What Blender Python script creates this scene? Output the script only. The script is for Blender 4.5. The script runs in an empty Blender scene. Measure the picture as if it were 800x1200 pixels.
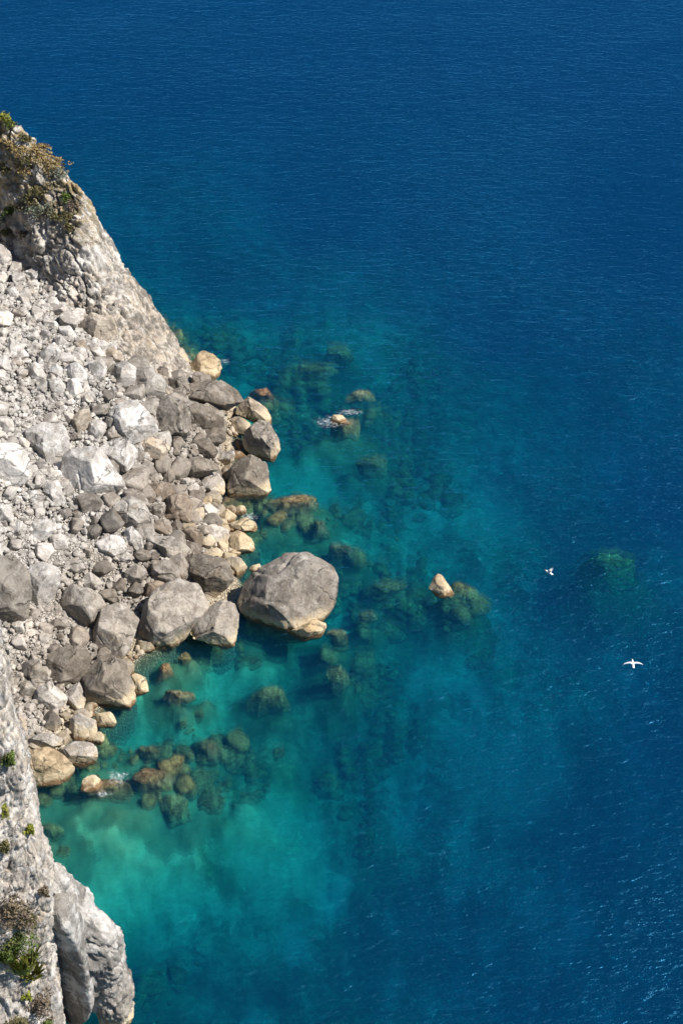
import bpy, bmesh, math, random
import numpy as np
from mathutils import Vector

random.seed(7)
rng = np.random.default_rng(11)
sc = bpy.context.scene
COL = sc.collection
PI = math.pi

# ------------------------------------------------------------------ camera
CAM = np.array([0.0, 0.0, 70.0])
PITCH = math.radians(40.0)
F = 600.0 / math.tan(math.radians(15.0))
RV = np.array([1.0, 0.0, 0.0])
FV = np.array([0.0, math.cos(PITCH), -math.sin(PITCH)])
UV = np.array([0.0, math.sin(PITCH), math.cos(PITCH)])
cd = bpy.data.cameras.new('camera')
cam = bpy.data.objects.new('camera', cd)
COL.objects.link(cam)
cam.location = CAM
cam.rotation_euler = (PI / 2 - PITCH, 0, 0)
cd.sensor_fit = 'VERTICAL'
cd.angle = math.radians(30.0)
cd.clip_start = 0.5
cd.clip_end = 20000
sc.camera = cam


def ray(px, py):
    d = FV + RV * (px - 400.0) / F + UV * (600.0 - py) / F
    return d / np.linalg.norm(d)


def at_z(px, py, z=0.0):
    d = ray(px, py)
    return CAM + d * ((z - CAM[2]) / d[2])


def at_y(px, py, y):
    d = ray(px, py)
    return CAM + d * (y / d[1])


def depth(p):
    return float(np.dot(np.asarray(p) - CAM, FV))


# ------------------------------------------------------------------ noise
def _hash(ix, iy, iz, seed):
    h = (ix * 374761393 + iy * 668265263 + iz * 2147483647 + seed * 1274126177) & 0xFFFFFFFF
    h = ((h ^ (h >> 13)) * 1274126177) & 0xFFFFFFFF
    h = ((h ^ (h >> 16)) * 2246822519) & 0xFFFFFFFF
    return h ^ (h >> 15)


_G = rng.normal(size=(256, 3))
_G /= np.linalg.norm(_G, axis=1)[:, None]


def perlin(P, seed=0):
    P = np.asarray(P, float)
    I = np.floor(P).astype(np.int64)
    f = P - I
    u = f * f * f * (f * (f * 6 - 15) + 10)
    out = np.zeros(len(P))
    for dx in (0, 1):
        for dy in (0, 1):
            for dz in (0, 1):
                g = _G[_hash(I[:, 0] + dx, I[:, 1] + dy, I[:, 2] + dz, seed) & 255]
                dot = g[:, 0] * (f[:, 0] - dx) + g[:, 1] * (f[:, 1] - dy) + g[:, 2] * (f[:, 2] - dz)
                w = (u[:, 0] if dx else 1 - u[:, 0]) * (u[:, 1] if dy else 1 - u[:, 1]) * (u[:, 2] if dz else 1 - u[:, 2])
                out += w * dot
    return out * 1.5


def fbm(P, octv=4, seed=0, gain=0.5):
    P = np.asarray(P, float)
    a, s, t = 1.0, np.zeros(len(P)), 0.0
    for o in range(octv):
        s += a * perlin(P * 2 ** o, seed + o)
        t += a
        a *= gain
    return s / t


def ridged(P, octv=4, seed=0, gain=0.5):
    P = np.asarray(P, float)
    a, s, t = 1.0, np.zeros(len(P)), 0.0
    for o in range(octv):
        s += a * (1 - 2 * np.abs(perlin(P * 2 ** o, seed + o)))
        t += a
        a *= gain
    return s / t


def cells(P, seed=0):
    """distance to the nearest and second nearest jittered cell point, and the cell's own random value"""
    P = np.asarray(P, float)
    I = np.floor(P).astype(np.int64)
    d1 = np.full(len(P), 9.0)
    d2 = np.full(len(P), 9.0)
    val = np.zeros(len(P))
    for dx in (-1, 0, 1):
        for dy in (-1, 0, 1):
            for dz in (-1, 0, 1):
                cx, cy, cz = I[:, 0] + dx, I[:, 1] + dy, I[:, 2] + dz
                q = np.stack([cx + _hash(cx, cy, cz, seed) / 2 ** 32, cy + _hash(cx, cy, cz, seed + 7) / 2 ** 32,
                              cz + _hash(cx, cy, cz, seed + 13) / 2 ** 32], 1)
                d = np.linalg.norm(P - q, axis=1)
                v = _hash(cx, cy, cz, seed + 29) / 2 ** 32
                closer = d < d1
                d2 = np.where(closer, d1, np.minimum(d2, d))
                val = np.where(closer, v, val)
                d1 = np.minimum(d1, d)
    return d1, d2, val


# ------------------------------------------------------------------ mesh helpers
def mesh_np(name, V, faces, smooth=True):
    me = bpy.data.meshes.new(name)
    V = np.asarray(V, np.float32)
    fa = np.asarray(faces, np.int32)
    n = fa.shape[1]
    me.vertices.add(len(V))
    me.vertices.foreach_set('co', V.ravel())
    me.loops.add(fa.size)
    me.loops.foreach_set('vertex_index', fa.ravel())
    me.polygons.add(len(fa))
    me.polygons.foreach_set('loop_start', np.arange(0, fa.size, n, dtype=np.int32))
    me.polygons.foreach_set('loop_total', np.full(len(fa), n, np.int32))
    me.polygons.foreach_set('use_smooth', np.full(len(fa), smooth, bool))
    me.update(calc_edges=True)
    me.validate()
    return me


def link(name, me, mat, loc=(0, 0, 0), parent=None):
    o = bpy.data.objects.new(name, me)
    if mat is not None and len(me.materials) == 0:
        me.materials.append(mat)
    COL.objects.link(o)
    o.location = loc
    if parent is not None:
        o.parent = parent
    return o


def tag(o, label=None, cat=None, group=None, kind=None):
    for k, v in (('label', label), ('category', cat), ('group', group), ('kind', kind)):
        if v:
            o[k] = v
    return o


def grid_faces(nu, nv):
    i = np.arange(nu - 1)[:, None] * nv + np.arange(nv - 1)[None, :]
    i = i.ravel()
    return np.stack([i, i + nv, i + nv + 1, i + 1], 1)


_ICO = {}


def ico(sub):
    if sub not in _ICO:
        bm = bmesh.new()
        bmesh.ops.create_icosphere(bm, subdivisions=sub, radius=1.0)
        V = np.array([v.co[:] for v in bm.verts])
        V /= np.linalg.norm(V, axis=1)[:, None]
        Fc = np.array([[v.index for v in f.verts] for f in bm.faces])
        bm.free()
        _ICO[sub] = (V, Fc)
    return _ICO[sub]


# ------------------------------------------------------------------ materials
class Mat:
    def __init__(s, name):
        s.m = bpy.data.materials.new(name)
        s.m.use_nodes = True
        s.nt = s.m.node_tree
        s.nt.nodes.clear()
        s.out = s.n('ShaderNodeOutputMaterial')

    def n(s, t, **kw):
        nd = s.nt.nodes.new(t)
        for k, v in kw.items():
            setattr(nd, k, v)
        return nd

    def put(s, sock, v):
        if v is None:
            return
        if hasattr(v, 'bl_idname') or hasattr(v, 'is_linked'):
            s.nt.links.new(v, sock)
        else:
            if isinstance(v, (tuple, list)) and len(v) == 3 and len(getattr(sock, 'default_value', (0,) * 3)) == 4:
                v = (*v, 1)
            sock.default_value = v

    def math(s, op, a, b=0.0, c=None, clamp=False):
        nd = s.n('ShaderNodeMath', operation=op, use_clamp=clamp)
        s.put(nd.inputs[0], a)
        s.put(nd.inputs[1], b)
        if c is not None:
            s.put(nd.inputs[2], c)
        return nd.outputs[0]

    def step(s, v, lo, hi, a=0.0, b=1.0):
        nd = s.n('ShaderNodeMapRange', interpolation_type='SMOOTHSTEP')
        s.put(nd.inputs[0], v)
        for i, x in enumerate((lo, hi, a, b)):
            s.put(nd.inputs[i + 1], x)
        return nd.outputs[0]

    def mix(s, f, a, b, mode='MIX'):
        nd = s.n('ShaderNodeMix', data_type='RGBA', blend_type=mode)
        s.put(nd.inputs[0], f)
        s.put(nd.inputs[6], a)
        s.put(nd.inputs[7], b)
        return nd.outputs[2]

    def pos(s, scale=(1, 1, 1), rot=(0, 0, 0), src=None):
        if src is None:
            if not hasattr(s, '_geo'):
                s._geo = s.n('ShaderNodeNewGeometry')
            src = s._geo.outputs['Position']
        mp = s.n('ShaderNodeMapping')
        s.nt.links.new(src, mp.inputs[0])
        mp.inputs['Scale'].default_value = scale
        mp.inputs['Rotation'].default_value = rot
        return mp.outputs[0]

    def noise(s, vec, scale, detail=4.0, rough=0.55, dist=0.0):
        nd = s.n('ShaderNodeTexNoise')
        s.put(nd.inputs['Vector'], vec)
        nd.inputs['Scale'].default_value = scale
        nd.inputs['Detail'].default_value = detail
        nd.inputs['Roughness'].default_value = rough
        nd.inputs['Distortion'].default_value = dist
        return nd.outputs['Fac'], nd.outputs['Color']

    def z(s):
        s.pos()
        sp = s.n('ShaderNodeSeparateXYZ')
        s.nt.links.new(s._geo.outputs['Position'], sp.inputs[0])
        return sp.outputs[2]

    def bump(s, h, strength, distance, normal=None):
        nd = s.n('ShaderNodeBump')
        nd.inputs['Strength'].default_value = strength
        nd.inputs['Distance'].default_value = distance
        s.put(nd.inputs['Height'], h)
        if normal is not None:
            s.put(nd.inputs['Normal'], normal)
        return nd.outputs[0]

    def principled(s, col, rough=0.85, normal=None, spec=0.3):
        nd = s.n('ShaderNodeBsdfPrincipled')
        s.put(nd.inputs['Base Color'], col)
        s.put(nd.inputs['Roughness'], rough)
        nd.inputs['Specular IOR Level'].default_value = spec
        if normal is not None:
            s.put(nd.inputs['Normal'], normal)
        s.nt.links.new(nd.outputs[0], s.out.inputs['Surface'])
        return nd


def limestone(name, pale=(.50, .475, .44), grey=(.36, .34, .315), dark=(.15, .142, .135), dark_amt=.6, streak=False,
              tide=True, objcol=True, warm=0.25, bump=1.0, soil=0.0, ochre=.8, splash=2.6):
    m = Mat(name)
    p = m.pos()
    big, _ = m.noise(p, .35, 5, .6)
    mid, midc = m.noise(p, 1.7, 8, .68, .6)
    fine, _ = m.noise(p, 9.0, 6, .7)
    col = m.mix(m.step(big, .40, .58), pale, grey)
    col = m.mix(m.math('MULTIPLY', m.step(mid, .49, .57), .8), col, (.66, .645, .62))
    mo, _ = m.noise(m.pos((1, 1, 1), (1.1, .2, .5)), 1.5, 9, .76, .3)
    col = m.mix(m.math('MULTIPLY', m.step(mo, .50, .58), .6), col, (.24, .22, .195))          # bleached patches
    wn, _ = m.noise(m.pos((1, 1, 1), (.4, .7, .2)), .9, 6, .65)
    col = m.mix(m.math('MULTIPLY', m.step(wn, .54, .70), warm), col, (.46, .33, .20))              # iron stains
    if streak:
        st, _ = m.noise(m.pos((1.6, 1.6, .2), (0, -.5, 0)), 1.0, 8, .72)
        col = m.mix(m.math('MULTIPLY', m.math('MULTIPLY', m.step(st, .46, .60), dark_amt), m.step(m.z(), 12, 5, .55, 1.2)), col, dark)
        st2, _ = m.noise(m.pos((2.6, 2.6, .3), (0, -.5, 0)), 2.2, 6, .7)
        col = m.mix(m.math('MULTIPLY', m.step(st2, .50, .62), .55), col, (.25, .225, .195))
    li, _ = m.noise(m.pos((1, 1, 1), (.9, .1, 1.3)), .75, 9, .72, .4)
    col = m.mix(m.math('MULTIPLY', m.step(li, .53, .66), dark_amt), col, dark)                       # dark lichen
    # cracks
    warp = m.n('ShaderNodeVectorMath', operation='MULTIPLY_ADD')
    m.put(warp.inputs[0], midc)
    warp.inputs[1].default_value = (.9, .9, .9)
    m.put(warp.inputs[2], p)
    vo = m.n('ShaderNodeTexVoronoi', feature='DISTANCE_TO_EDGE')
    m.put(vo.inputs['Vector'], warp.outputs[0])
    vo.inputs['Scale'].default_value = .55
    crack = m.step(vo.outputs['Distance'], .0, .022, 1.0, 0.0)
    gate, _ = m.noise(m.pos((1, 1, 1), (.2, 1.2, .3)), .6, 2, .5)
    crack = m.math('MULTIPLY', crack, m.step(gate, .5, .6))
    col = m.mix(m.math('MULTIPLY', crack, .55), col, (.10, .09, .08))
    col = m.mix(m.math('MULTIPLY', m.step(fine, .40, .70), .2), col, (.62, .60, .57))
    col = m.mix(m.math('MULTIPLY', m.step(fine, .60, .42), .2), col, (.20, .19, .175))
    run, _ = m.noise(m.pos((2.2, 2.2, .45), (.25, .2, 0)), .8, 7, .72, .2)
    col = m.mix(m.math('MULTIPLY', m.step(run, .52, .62), dark_amt * .7), col, (.17, .155, .135))
    pl, _ = m.noise(m.pos((1, 1, .6), (.6, 1.0, .2)), .42, 6, .7, .3)
    col = m.mix(m.math('MULTIPLY', m.step(pl, .54, .62), .6), col, (.64, .62, .585))
    if soil:
        so, _ = m.noise(m.pos((1, 1, 1), (.3, .3, .9)), 1.1, 9, .76)
        zz = m.z()
        col = m.mix(m.math('MULTIPLY', m.math('MULTIPLY', m.step(so, .46, .54), m.step(zz, 7.0, 10.0)), soil), col, m.mix(m.step(mid, .4, .6), (.13, .11, .05), (.30, .22, .10)))
    if objcol:
        oi = m.n('ShaderNodeObjectInfo')
        col = m.mix(1.0, col, oi.outputs['Color'], 'MULTIPLY')
        var = m.math('MULTIPLY_ADD', oi.outputs['Random'], .22, .89)
        col = m.mix(1.0, col, var, 'MULTIPLY')
    if tide:
        zs = m.math('ADD', m.z(), m.math('MULTIPLY', m.math('SUBTRACT', big, .5), 3.5))
        col = m.mix(m.math('MULTIPLY', m.step(zs, splash + 1.3, splash - .7), .8), col, m.mix(1.0, col, (.80, .755, .70), 'MULTIPLY'))
        zz = m.math('ADD', m.z(), m.math('MULTIPLY', m.math('SUBTRACT', mid, .5), .9))
        # weathered grey splash zone, ochre barnacle zone, brown weed at the waterline and below it
        col = m.mix(m.step(zz, .85, .35, 0, ochre), col, m.mix(m.step(fine, .35, .65), (.47, .36, .21), (.62, .53, .38)))
        col = m.mix(m.step(zz, .30, .05, 0, .9), col, m.mix(m.step(fine, .4, .6), (.10, .055, .022), (.20, .115, .05)))
        col = m.mix(m.step(zz, -.1, -.6, 0, .9), col, m.mix(m.step(mid, .42, .6), (.085, .062, .028), (.19, .16, .085)))
    h = m.math('MULTIPLY_ADD', mid, .5, m.math('MULTIPLY', fine, .16))
    h = m.math('SUBTRACT', h, m.math('MULTIPLY', crack, .35))
    if streak:
        h = m.math('SUBTRACT', h, m.math('MULTIPLY', m.step(st, .45, .7), .3))
    m.principled(col, .9, m.bump(h, .75 * bump, .2), .2)
    return m.m


M_ROCK = limestone('boulder_limestone', dark_amt=.7, bump=1.3)
M_STONE = limestone('scree_limestone', pale=(.53, .51, .485), dark_amt=.35, warm=.25, bump=1.1, ochre=.4)
M_HEAD = limestone('headland_limestone', splash=5.0, pale=(.61, .545, .46), grey=(.48, .425, .355), dark=(.18, .165, .145), dark_amt=.9, streak=True, objcol=False, warm=.5, soil=.85)
M_CLIFF = limestone('cliff_limestone', pale=(.64, .575, .49), grey=(.52, .46, .385), dark=(.24, .215, .185), dark_amt=.42, streak=True, objcol=False, warm=.6, bump=1.3, tide=False)
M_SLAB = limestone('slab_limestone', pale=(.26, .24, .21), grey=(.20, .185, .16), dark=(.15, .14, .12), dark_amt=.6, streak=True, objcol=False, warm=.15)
M_SPUR = limestone('spur_limestone', pale=(.45, .425, .39), grey=(.33, .31, .28), dark=(.15, .14, .125), dark_amt=.75, streak=True, objcol=False, warm=.2)


def scree_mat():
    m = Mat('scree_gravel')
    p = m.pos()
    vo = m.n('ShaderNodeTexVoronoi', feature='F1')
    m.put(vo.inputs['Vector'], p)
    vo.inputs['Scale'].default_value = 5.5
    ve = m.n('ShaderNodeTexVoronoi', feature='DISTANCE_TO_EDGE')
    m.put(ve.inputs['Vector'], p)
    ve.inputs['Scale'].default_value = 5.5
    sepc = m.n('ShaderNodeSeparateColor')
    m.nt.links.new(vo.outputs['Color'], sepc.inputs[0])
    mid, _ = m.noise(p, .8, 6, .65)
    fine, _ = m.noise(p, 14, 5, .7)
    col = m.mix(sepc.outputs[0], (.40, .375, .34), (.56, .535, .50))
    col = m.mix(m.math('MULTIPLY', m.step(mid, .5, .7), .5), col, (.36, .32, .26))
    col = m.mix(m.step(ve.outputs['Distance'], .12, .0, 0, .6), col, (.20, .18, .155))
    zz = m.math('ADD', m.z(), m.math('MULTIPLY', m.math('SUBTRACT', mid, .5), .9))
    col = m.mix(m.step(zz, 3.6, 1.9, 0, .8), col, m.mix(1.0, col, (.80, .755, .70), 'MULTIPLY'))
    col = m.mix(m.step(zz, .7, .25, 0, .7), col, m.mix(m.step(fine, .35, .65), (.36, .29, .18), (.50, .43, .31)))
    col = m.mix(m.step(zz, .1, -.4, 0, .9), col, m.mix(m.step(fine, .4, .6), (.10, .08, .035), (.22, .19, .10)))
    h = m.math('MULTIPLY_ADD', m.step(ve.outputs['Distance'], 0, .25), .8, m.math('MULTIPLY', fine, .2))
    m.principled(col, .92, m.bump(h, .9, .16), .2)
    return m.m


def seabed_mat():
    m = Mat('seabed_sand_weed_and_shade')
    p = m.pos()
    big, bigc = m.noise(p, .09, 5, .62, .5)
    mid, midc = m.noise(p, .42, 7, .66, .4)
    fine, _ = m.noise(p, 2.6, 6, .65)
    vo = m.n('ShaderNodeTexVoronoi', feature='F1')
    warp = m.n('ShaderNodeVectorMath', operation='MULTIPLY_ADD')
    m.put(warp.inputs[0], midc)
    warp.inputs[1].default_value = (2.2, 2.2, 2.2)
    m.put(warp.inputs[2], p)
    m.put(vo.inputs['Vector'], warp.outputs[0])
    vo.inputs['Scale'].default_value = .62
    sepc = m.n('ShaderNodeSeparateColor')
    m.nt.links.new(vo.outputs['Color'], sepc.inputs[0])
    sand = m.mix(m.step(fine, .35, .65), (.30, .46, .27), (.44, .60, .38))
    cob = m.mix(sepc.outputs[0], (.08, .14, .06), (.26, .40, .20))
    weed = m.mix(m.step(fine, .38, .62), (.045, .08, .04), (.12, .17, .08))
    col = m.mix(m.step(mid, .46, .54), sand, cob)
    b2, _ = m.noise(m.pos((1, 1, 1), (0, 0, .7)), .14, 6, .68, .2)
    col = m.mix(m.math('MULTIPLY', m.step(b2, .47, .56), .72), col, weed)
    m2, _ = m.noise(m.pos((1, 1, 1), (0, 0, 1.1)), .7, 8, .78, .1)
    col = m.mix(m.math('MULTIPLY', m.step(m2, .50, .56), .7), col, weed)
    m3, _ = m.noise(m.pos((1, 1, 1), (0, 0, 2.1)), .17, 6, .66, .1)
    col = m.mix(m.math('MULTIPLY', m.step(m3, .57, .66), .7), col, (.50, .64, .46))
    sa = m.n('ShaderNodeAttribute', attribute_name='sand')
    sv = m.math('ADD', sa.outputs['Fac'], m.math('MULTIPLY', m.math('SUBTRACT', m2, .5), 1.6))
    col = m.mix(m.math('MULTIPLY', m.step(sv, .35, .85), .7), col, m.mix(m.step(fine, .35, .65), (.33, .52, .31), (.46, .64, .42)))
    at = m.n('ShaderNodeAttribute', attribute_name='weed')  # weed around the reefs, plus the shade painted at the cliff foot
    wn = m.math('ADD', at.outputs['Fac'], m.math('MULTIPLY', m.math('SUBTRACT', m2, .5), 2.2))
    weed_shade_col = m.mix(m.step(mid, .42, .6), (.055, .07, .032), (.15, .17, .08))
    col = m.mix(m.math('MULTIPLY', m.step(wn, .35, .65), .62), col, weed_shade_col)
    h = m.math('MULTIPLY_ADD', mid, 1.0, m.math('MULTIPLY', fine, .3))
    col = m.mix(1.0, col, (.60, .66, .58), 'MULTIPLY')
    m.principled(col, .95, m.bump(h, .6, .35), .1)
    return m.m


def water_mat():
    m = Mat('sea_water')
    g = lambda sx, sy, rot: m.pos((sx, sy, 1), (0, 0, math.radians(rot)))
    w1, _ = m.noise(g(.42, 1.0, 6), 1.9, 3, .55, .5)
    w2, _ = m.noise(g(.5, 1.0, -14), 4.2, 3, .55, .4)
    w3, _ = m.noise(g(.65, 1.0, 22), 9.0, 2, .5, .3)
    w0, _ = m.noise(g(.5, 1.0, -4), .22, 2, .5, .4)
    gust, _ = m.noise(g(1, 1, 30), .035, 3, .55, .6)
    h = m.math('MULTIPLY_ADD', w1, .52, m.math('MULTIPLY_ADD', w2, .32, m.math('MULTIPLY', w3, .08)))
    h = m.math('MULTIPLY', h, m.step(gust, .35, .65, .78, 1.15))
    h0 = h
    h = m.math('MULTIPLY_ADD', w0, .5, h)
    nrm = m.bump(h, 1.0, .30)
    # mirror reflection of the surface, the same from above and from below
    lw = m.n('ShaderNodeLayerWeight')
    lw.inputs['Blend'].default_value = .5
    m.put(lw.inputs['Normal'], nrm)
    fr = m.math('MULTIPLY_ADD', m.math('POWER', lw.outputs['Facing'], 5.0), .95, .045)
    tr = m.n('ShaderNodeBsdfTransparent')
    rf = m.n('ShaderNodeBsdfRefraction')
    rf.inputs['IOR'].default_value = 1.14
    rf.inputs['Roughness'].default_value = .03
    m.put(rf.inputs['Normal'], m.bump(h0, 1.0, .11))
    mt = m.n('ShaderNodeMixShader')
    mt.inputs[0].default_value = .38
    m.nt.links.new(tr.outputs[0], mt.inputs[1])
    m.nt.links.new(rf.outputs[0], mt.inputs[2])
    gl = m.n('ShaderNodeBsdfGlossy')
    gl.inputs['Color'].default_value = (.11, .56, 1, 1)
    gl.inputs['Roughness'].default_value = .34
    m.put(gl.inputs['Normal'], nrm)
    mx = m.n('ShaderNodeMixShader')
    m.put(mx.inputs[0], fr)
    m.nt.links.new(mt.outputs[0], mx.inputs[1])
    m.nt.links.new(gl.outputs[0], mx.inputs[2])
    m.nt.links.new(mx.outputs[0], m.out.inputs['Surface'])
    a = (0.60, .114, .034)
    ab = m.n('ShaderNodeVolumeAbsorption')
    ab.inputs['Density'].default_value = 1.0
    ab.inputs['Color'].default_value = (1 - a[0], 1 - a[1], 1 - a[2], 1)
    vs_ = m.n('ShaderNodeVolumeScatter')
    vs_.inputs['Density'].default_value = .05
    vs_.inputs['Color'].default_value = (.0, .49, 1, 1)
    vs_.inputs['Anisotropy'].default_value = 0.0
    ad = m.n('ShaderNodeAddShader')
    m.nt.links.new(ab.outputs[0], ad.inputs[0])
    m.nt.links.new(vs_.outputs[0], ad.inputs[1])
    m.nt.links.new(ad.outputs[0], m.out.inputs['Volume'])
    return m.m


M_SCREE = scree_mat()
M_SEABED = seabed_mat()
M_WATER = water_mat()


def reef_mat():
    m = Mat('reef_rock')
    p = m.pos()
    mid, _ = m.noise(p, 1.3, 7, .68, .5)
    fine, _ = m.noise(p, 5.0, 6, .65)
    col = m.mix(m.step(mid, .42, .60), (.14, .09, .04), (.32, .25, .13))
    col = m.mix(m.math('MULTIPLY', m.step(fine, .5, .66), .6), col, (.42, .37, .23))
    col = m.mix(m.math('MULTIPLY', m.step(fine, .5, .36), .6), col, (.05, .05, .022))
    oi = m.n('ShaderNodeObjectInfo')
    col = m.mix(1.0, col, oi.outputs['Color'], 'MULTIPLY')
    m.principled(col, .9, m.bump(m.math('ADD', mid, m.math('MULTIPLY', fine, .4)), .9, .3), .2)
    return m.m


M_REEF = reef_mat()


def foam_mat():
    m = Mat('sea_foam')
    p = m.pos()
    n1, _ = m.noise(p, 3.4, 8, .78, 1.5)
    n2, _ = m.noise(p, 9.0, 3, .6)
    tc = m.n('ShaderNodeTexCoord')
    sp = m.n('ShaderNodeSeparateXYZ')
    m.nt.links.new(tc.outputs['Generated'], sp.inputs[0])
    dx = m.math('POWER', m.math('ABSOLUTE', m.math('SUBTRACT', sp.outputs[0], .5)), 2.0)
    dy = m.math('POWER', m.math('ABSOLUTE', m.math('SUBTRACT', sp.outputs[1], .5)), 2.0)
    r = m.math('MULTIPLY', m.math('ADD', dx, dy), 4.0)
    v = m.math('SUBTRACT', m.math('MULTIPLY_ADD', n2, .25, n1), m.math('MULTIPLY', r, .32))
    a = m.step(v, .52, .78, 0, .5)
    df = m.n('ShaderNodeBsdfDiffuse')
    df.inputs['Color'].default_value = (.8, .84, .86, 1)
    tr = m.n('ShaderNodeBsdfTransparent')
    mx = m.n('ShaderNodeMixShader')
    m.put(mx.inputs[0], a)
    m.nt.links.new(tr.outputs[0], mx.inputs[1])
    m.nt.links.new(df.outputs[0], mx.inputs[2])
    m.nt.links.new(mx.outputs[0], m.out.inputs['Surface'])
    return m.m


M_FOAM = foam_mat()


def leaf_mat(name, c1, c2):
    m = Mat(name)
    p = m.pos()
    n1, _ = m.noise(p, 5.0, 3, .6)
    n2, _ = m.noise(p, 1.1, 2, .6)
    col = m.mix(m.step(n1, .35, .65), c1, c2)
    col = m.mix(m.math('MULTIPLY', m.step(n2, .5, .7), .4), col, (.16, .13, .06))
    m.principled(col, .75, None, .25)
    return m.m


M_LEAF = {
    'green': leaf_mat('green_leaves', (.045, .075, .018), (.11, .15, .03)),
    'bright': leaf_mat('yellow_green_leaves', (.13, .16, .025), (.30, .31, .045)),
    'olive': leaf_mat('olive_leaves', (.075, .075, .03), (.15, .13, .055)),
    'gold': leaf_mat('dry_golden_grass', (.20, .145, .055), (.36, .27, .12)),
    'brown': leaf_mat('dry_brown_twigs', (.10, .075, .055), (.21, .165, .12)),
    'grey': leaf_mat('grey_green_leaves', (.085, .10, .075), (.17, .19, .14)),
}
M_STEM = Mat('woody_stem')
M_STEM.principled((.13, .09, .055), .9)
M_STEM = M_STEM.m

# ------------------------------------------------------------------ land and seabed height
SHORE_PX = [(238, 437), (258, 462), (275, 500), (272, 545), (255, 592), (275, 625), (268, 660), (285, 690), (250, 728), (200, 745),
            (160, 770), (130, 815), (95, 850), (70, 885), (28, 905), (-60, 925), (-160, 960)]
shore = [tuple(at_z(x, y)[:2]) for x, y in SHORE_PX]
LAND = np.array([(-300.0, 170.0), (-120, 160), (-45, 140), (-23, 122)] + shore + [(-40, 50), (-120, 30), (-300, 20)])


def signed_dist(X, Y, poly=LAND):
    """positive on land"""
    d = np.full(X.shape, 1e9)
    inside = np.zeros(X.shape, bool)
    n = len(poly)
    for i in range(n):
        x1, y1 = poly[i]
        x2, y2 = poly[(i + 1) % n]
        ex, ey = x2 - x1, y2 - y1
        t = np.clip(((X - x1) * ex + (Y - y1) * ey) / (ex * ex + ey * ey), 0, 1)
        d = np.minimum(d, np.hypot(X - x1 - t * ex, Y - y1 - t * ey))
        c = ((y1 > Y) != (y2 > Y)) & (X < (x2 - x1) * (Y - y1) / (y2 - y1 + 1e-12) + x1)
        inside ^= c
    return np.where(inside, d, -d)


def land_h(X, Y):
    X = np.asarray(X, float)
    Y = np.asarray(Y, float)
    s = signed_dist(X, Y)
    up = np.maximum(s, 0)
    # gentle strand of pebbles at the near end of the bay, a steep fan of scree behind it
    k = np.clip((Y - 66) / 14, 0, 1)
    slope = .34 + .22 * k
    z = (.28 + .6 * np.clip((Y - 83) / 4, 0, 1)) * np.minimum(up, 1.3) + slope * np.maximum(up - .7, 0)
    z = z * (1 + .12 * np.sin(X * .5 + Y * .23))
    z = np.where(up > 22, np.minimum(z, slope * 21 + (up - 22) * .35), z)
    return np.where(s < 0, np.maximum(s * 1.5, -22), z)


DEPTHS = [(60, 960, 1.4), (100, 960, 1.5), (150, 1010, 1.8), (90, 1040, 1.8), (210, 1000, 2.5), (320, 985, 3.0), (260, 940, 2.7), (330, 900, 3.8),
          (400, 1000, 6), (250, 1080, 5.2), (190, 1110, 4.8), (170, 1175, 7), (110, 1195, 5), (240, 1185, 8), (300, 1160, 8), (420, 1120, 9), (520, 1100, 10.5), (700, 1000, 12),
          (600, 900, 9), (620, 835, 7), (500, 950, 8.5), (450, 860, 5.5), (380, 790, 4.0), (300, 800, 3.3), (230, 830, 2.7), (200, 770, 2.3),
          (170, 830, 2.3), (500, 700, 3.9), (450, 600, 4.2), (520, 610, 5), (600, 570, 7.5), (680, 490, 9), (780, 600, 12), (720, 665, 8.5),
          (350, 440, 4.4), (430, 425, 5), (350, 540, 3.9), (400, 550, 4.0), (600, 400, 10.5), (300, 350, 7.5), (210, 250, 7.5), (250, 400, 4),
          (400, 250, 11), (700, 100, 14), (80, 60, 11), (300, 100, 12.5), (780, 300, 14), (780, 900, 13), (780, 1180, 13), (600, 1180, 12),
          (500, 20, 12.5), (330, 610, 3.2), (330, 660, 3.4), (450, 740, 4.2), (560, 780, 6), (650, 760, 9), (560, 480, 6.5), (470, 480, 5)]
DP = np.array([(*at_z(x, y, -.68 * d)[:2], .68 * d) for x, y, d in DEPTHS])


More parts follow.
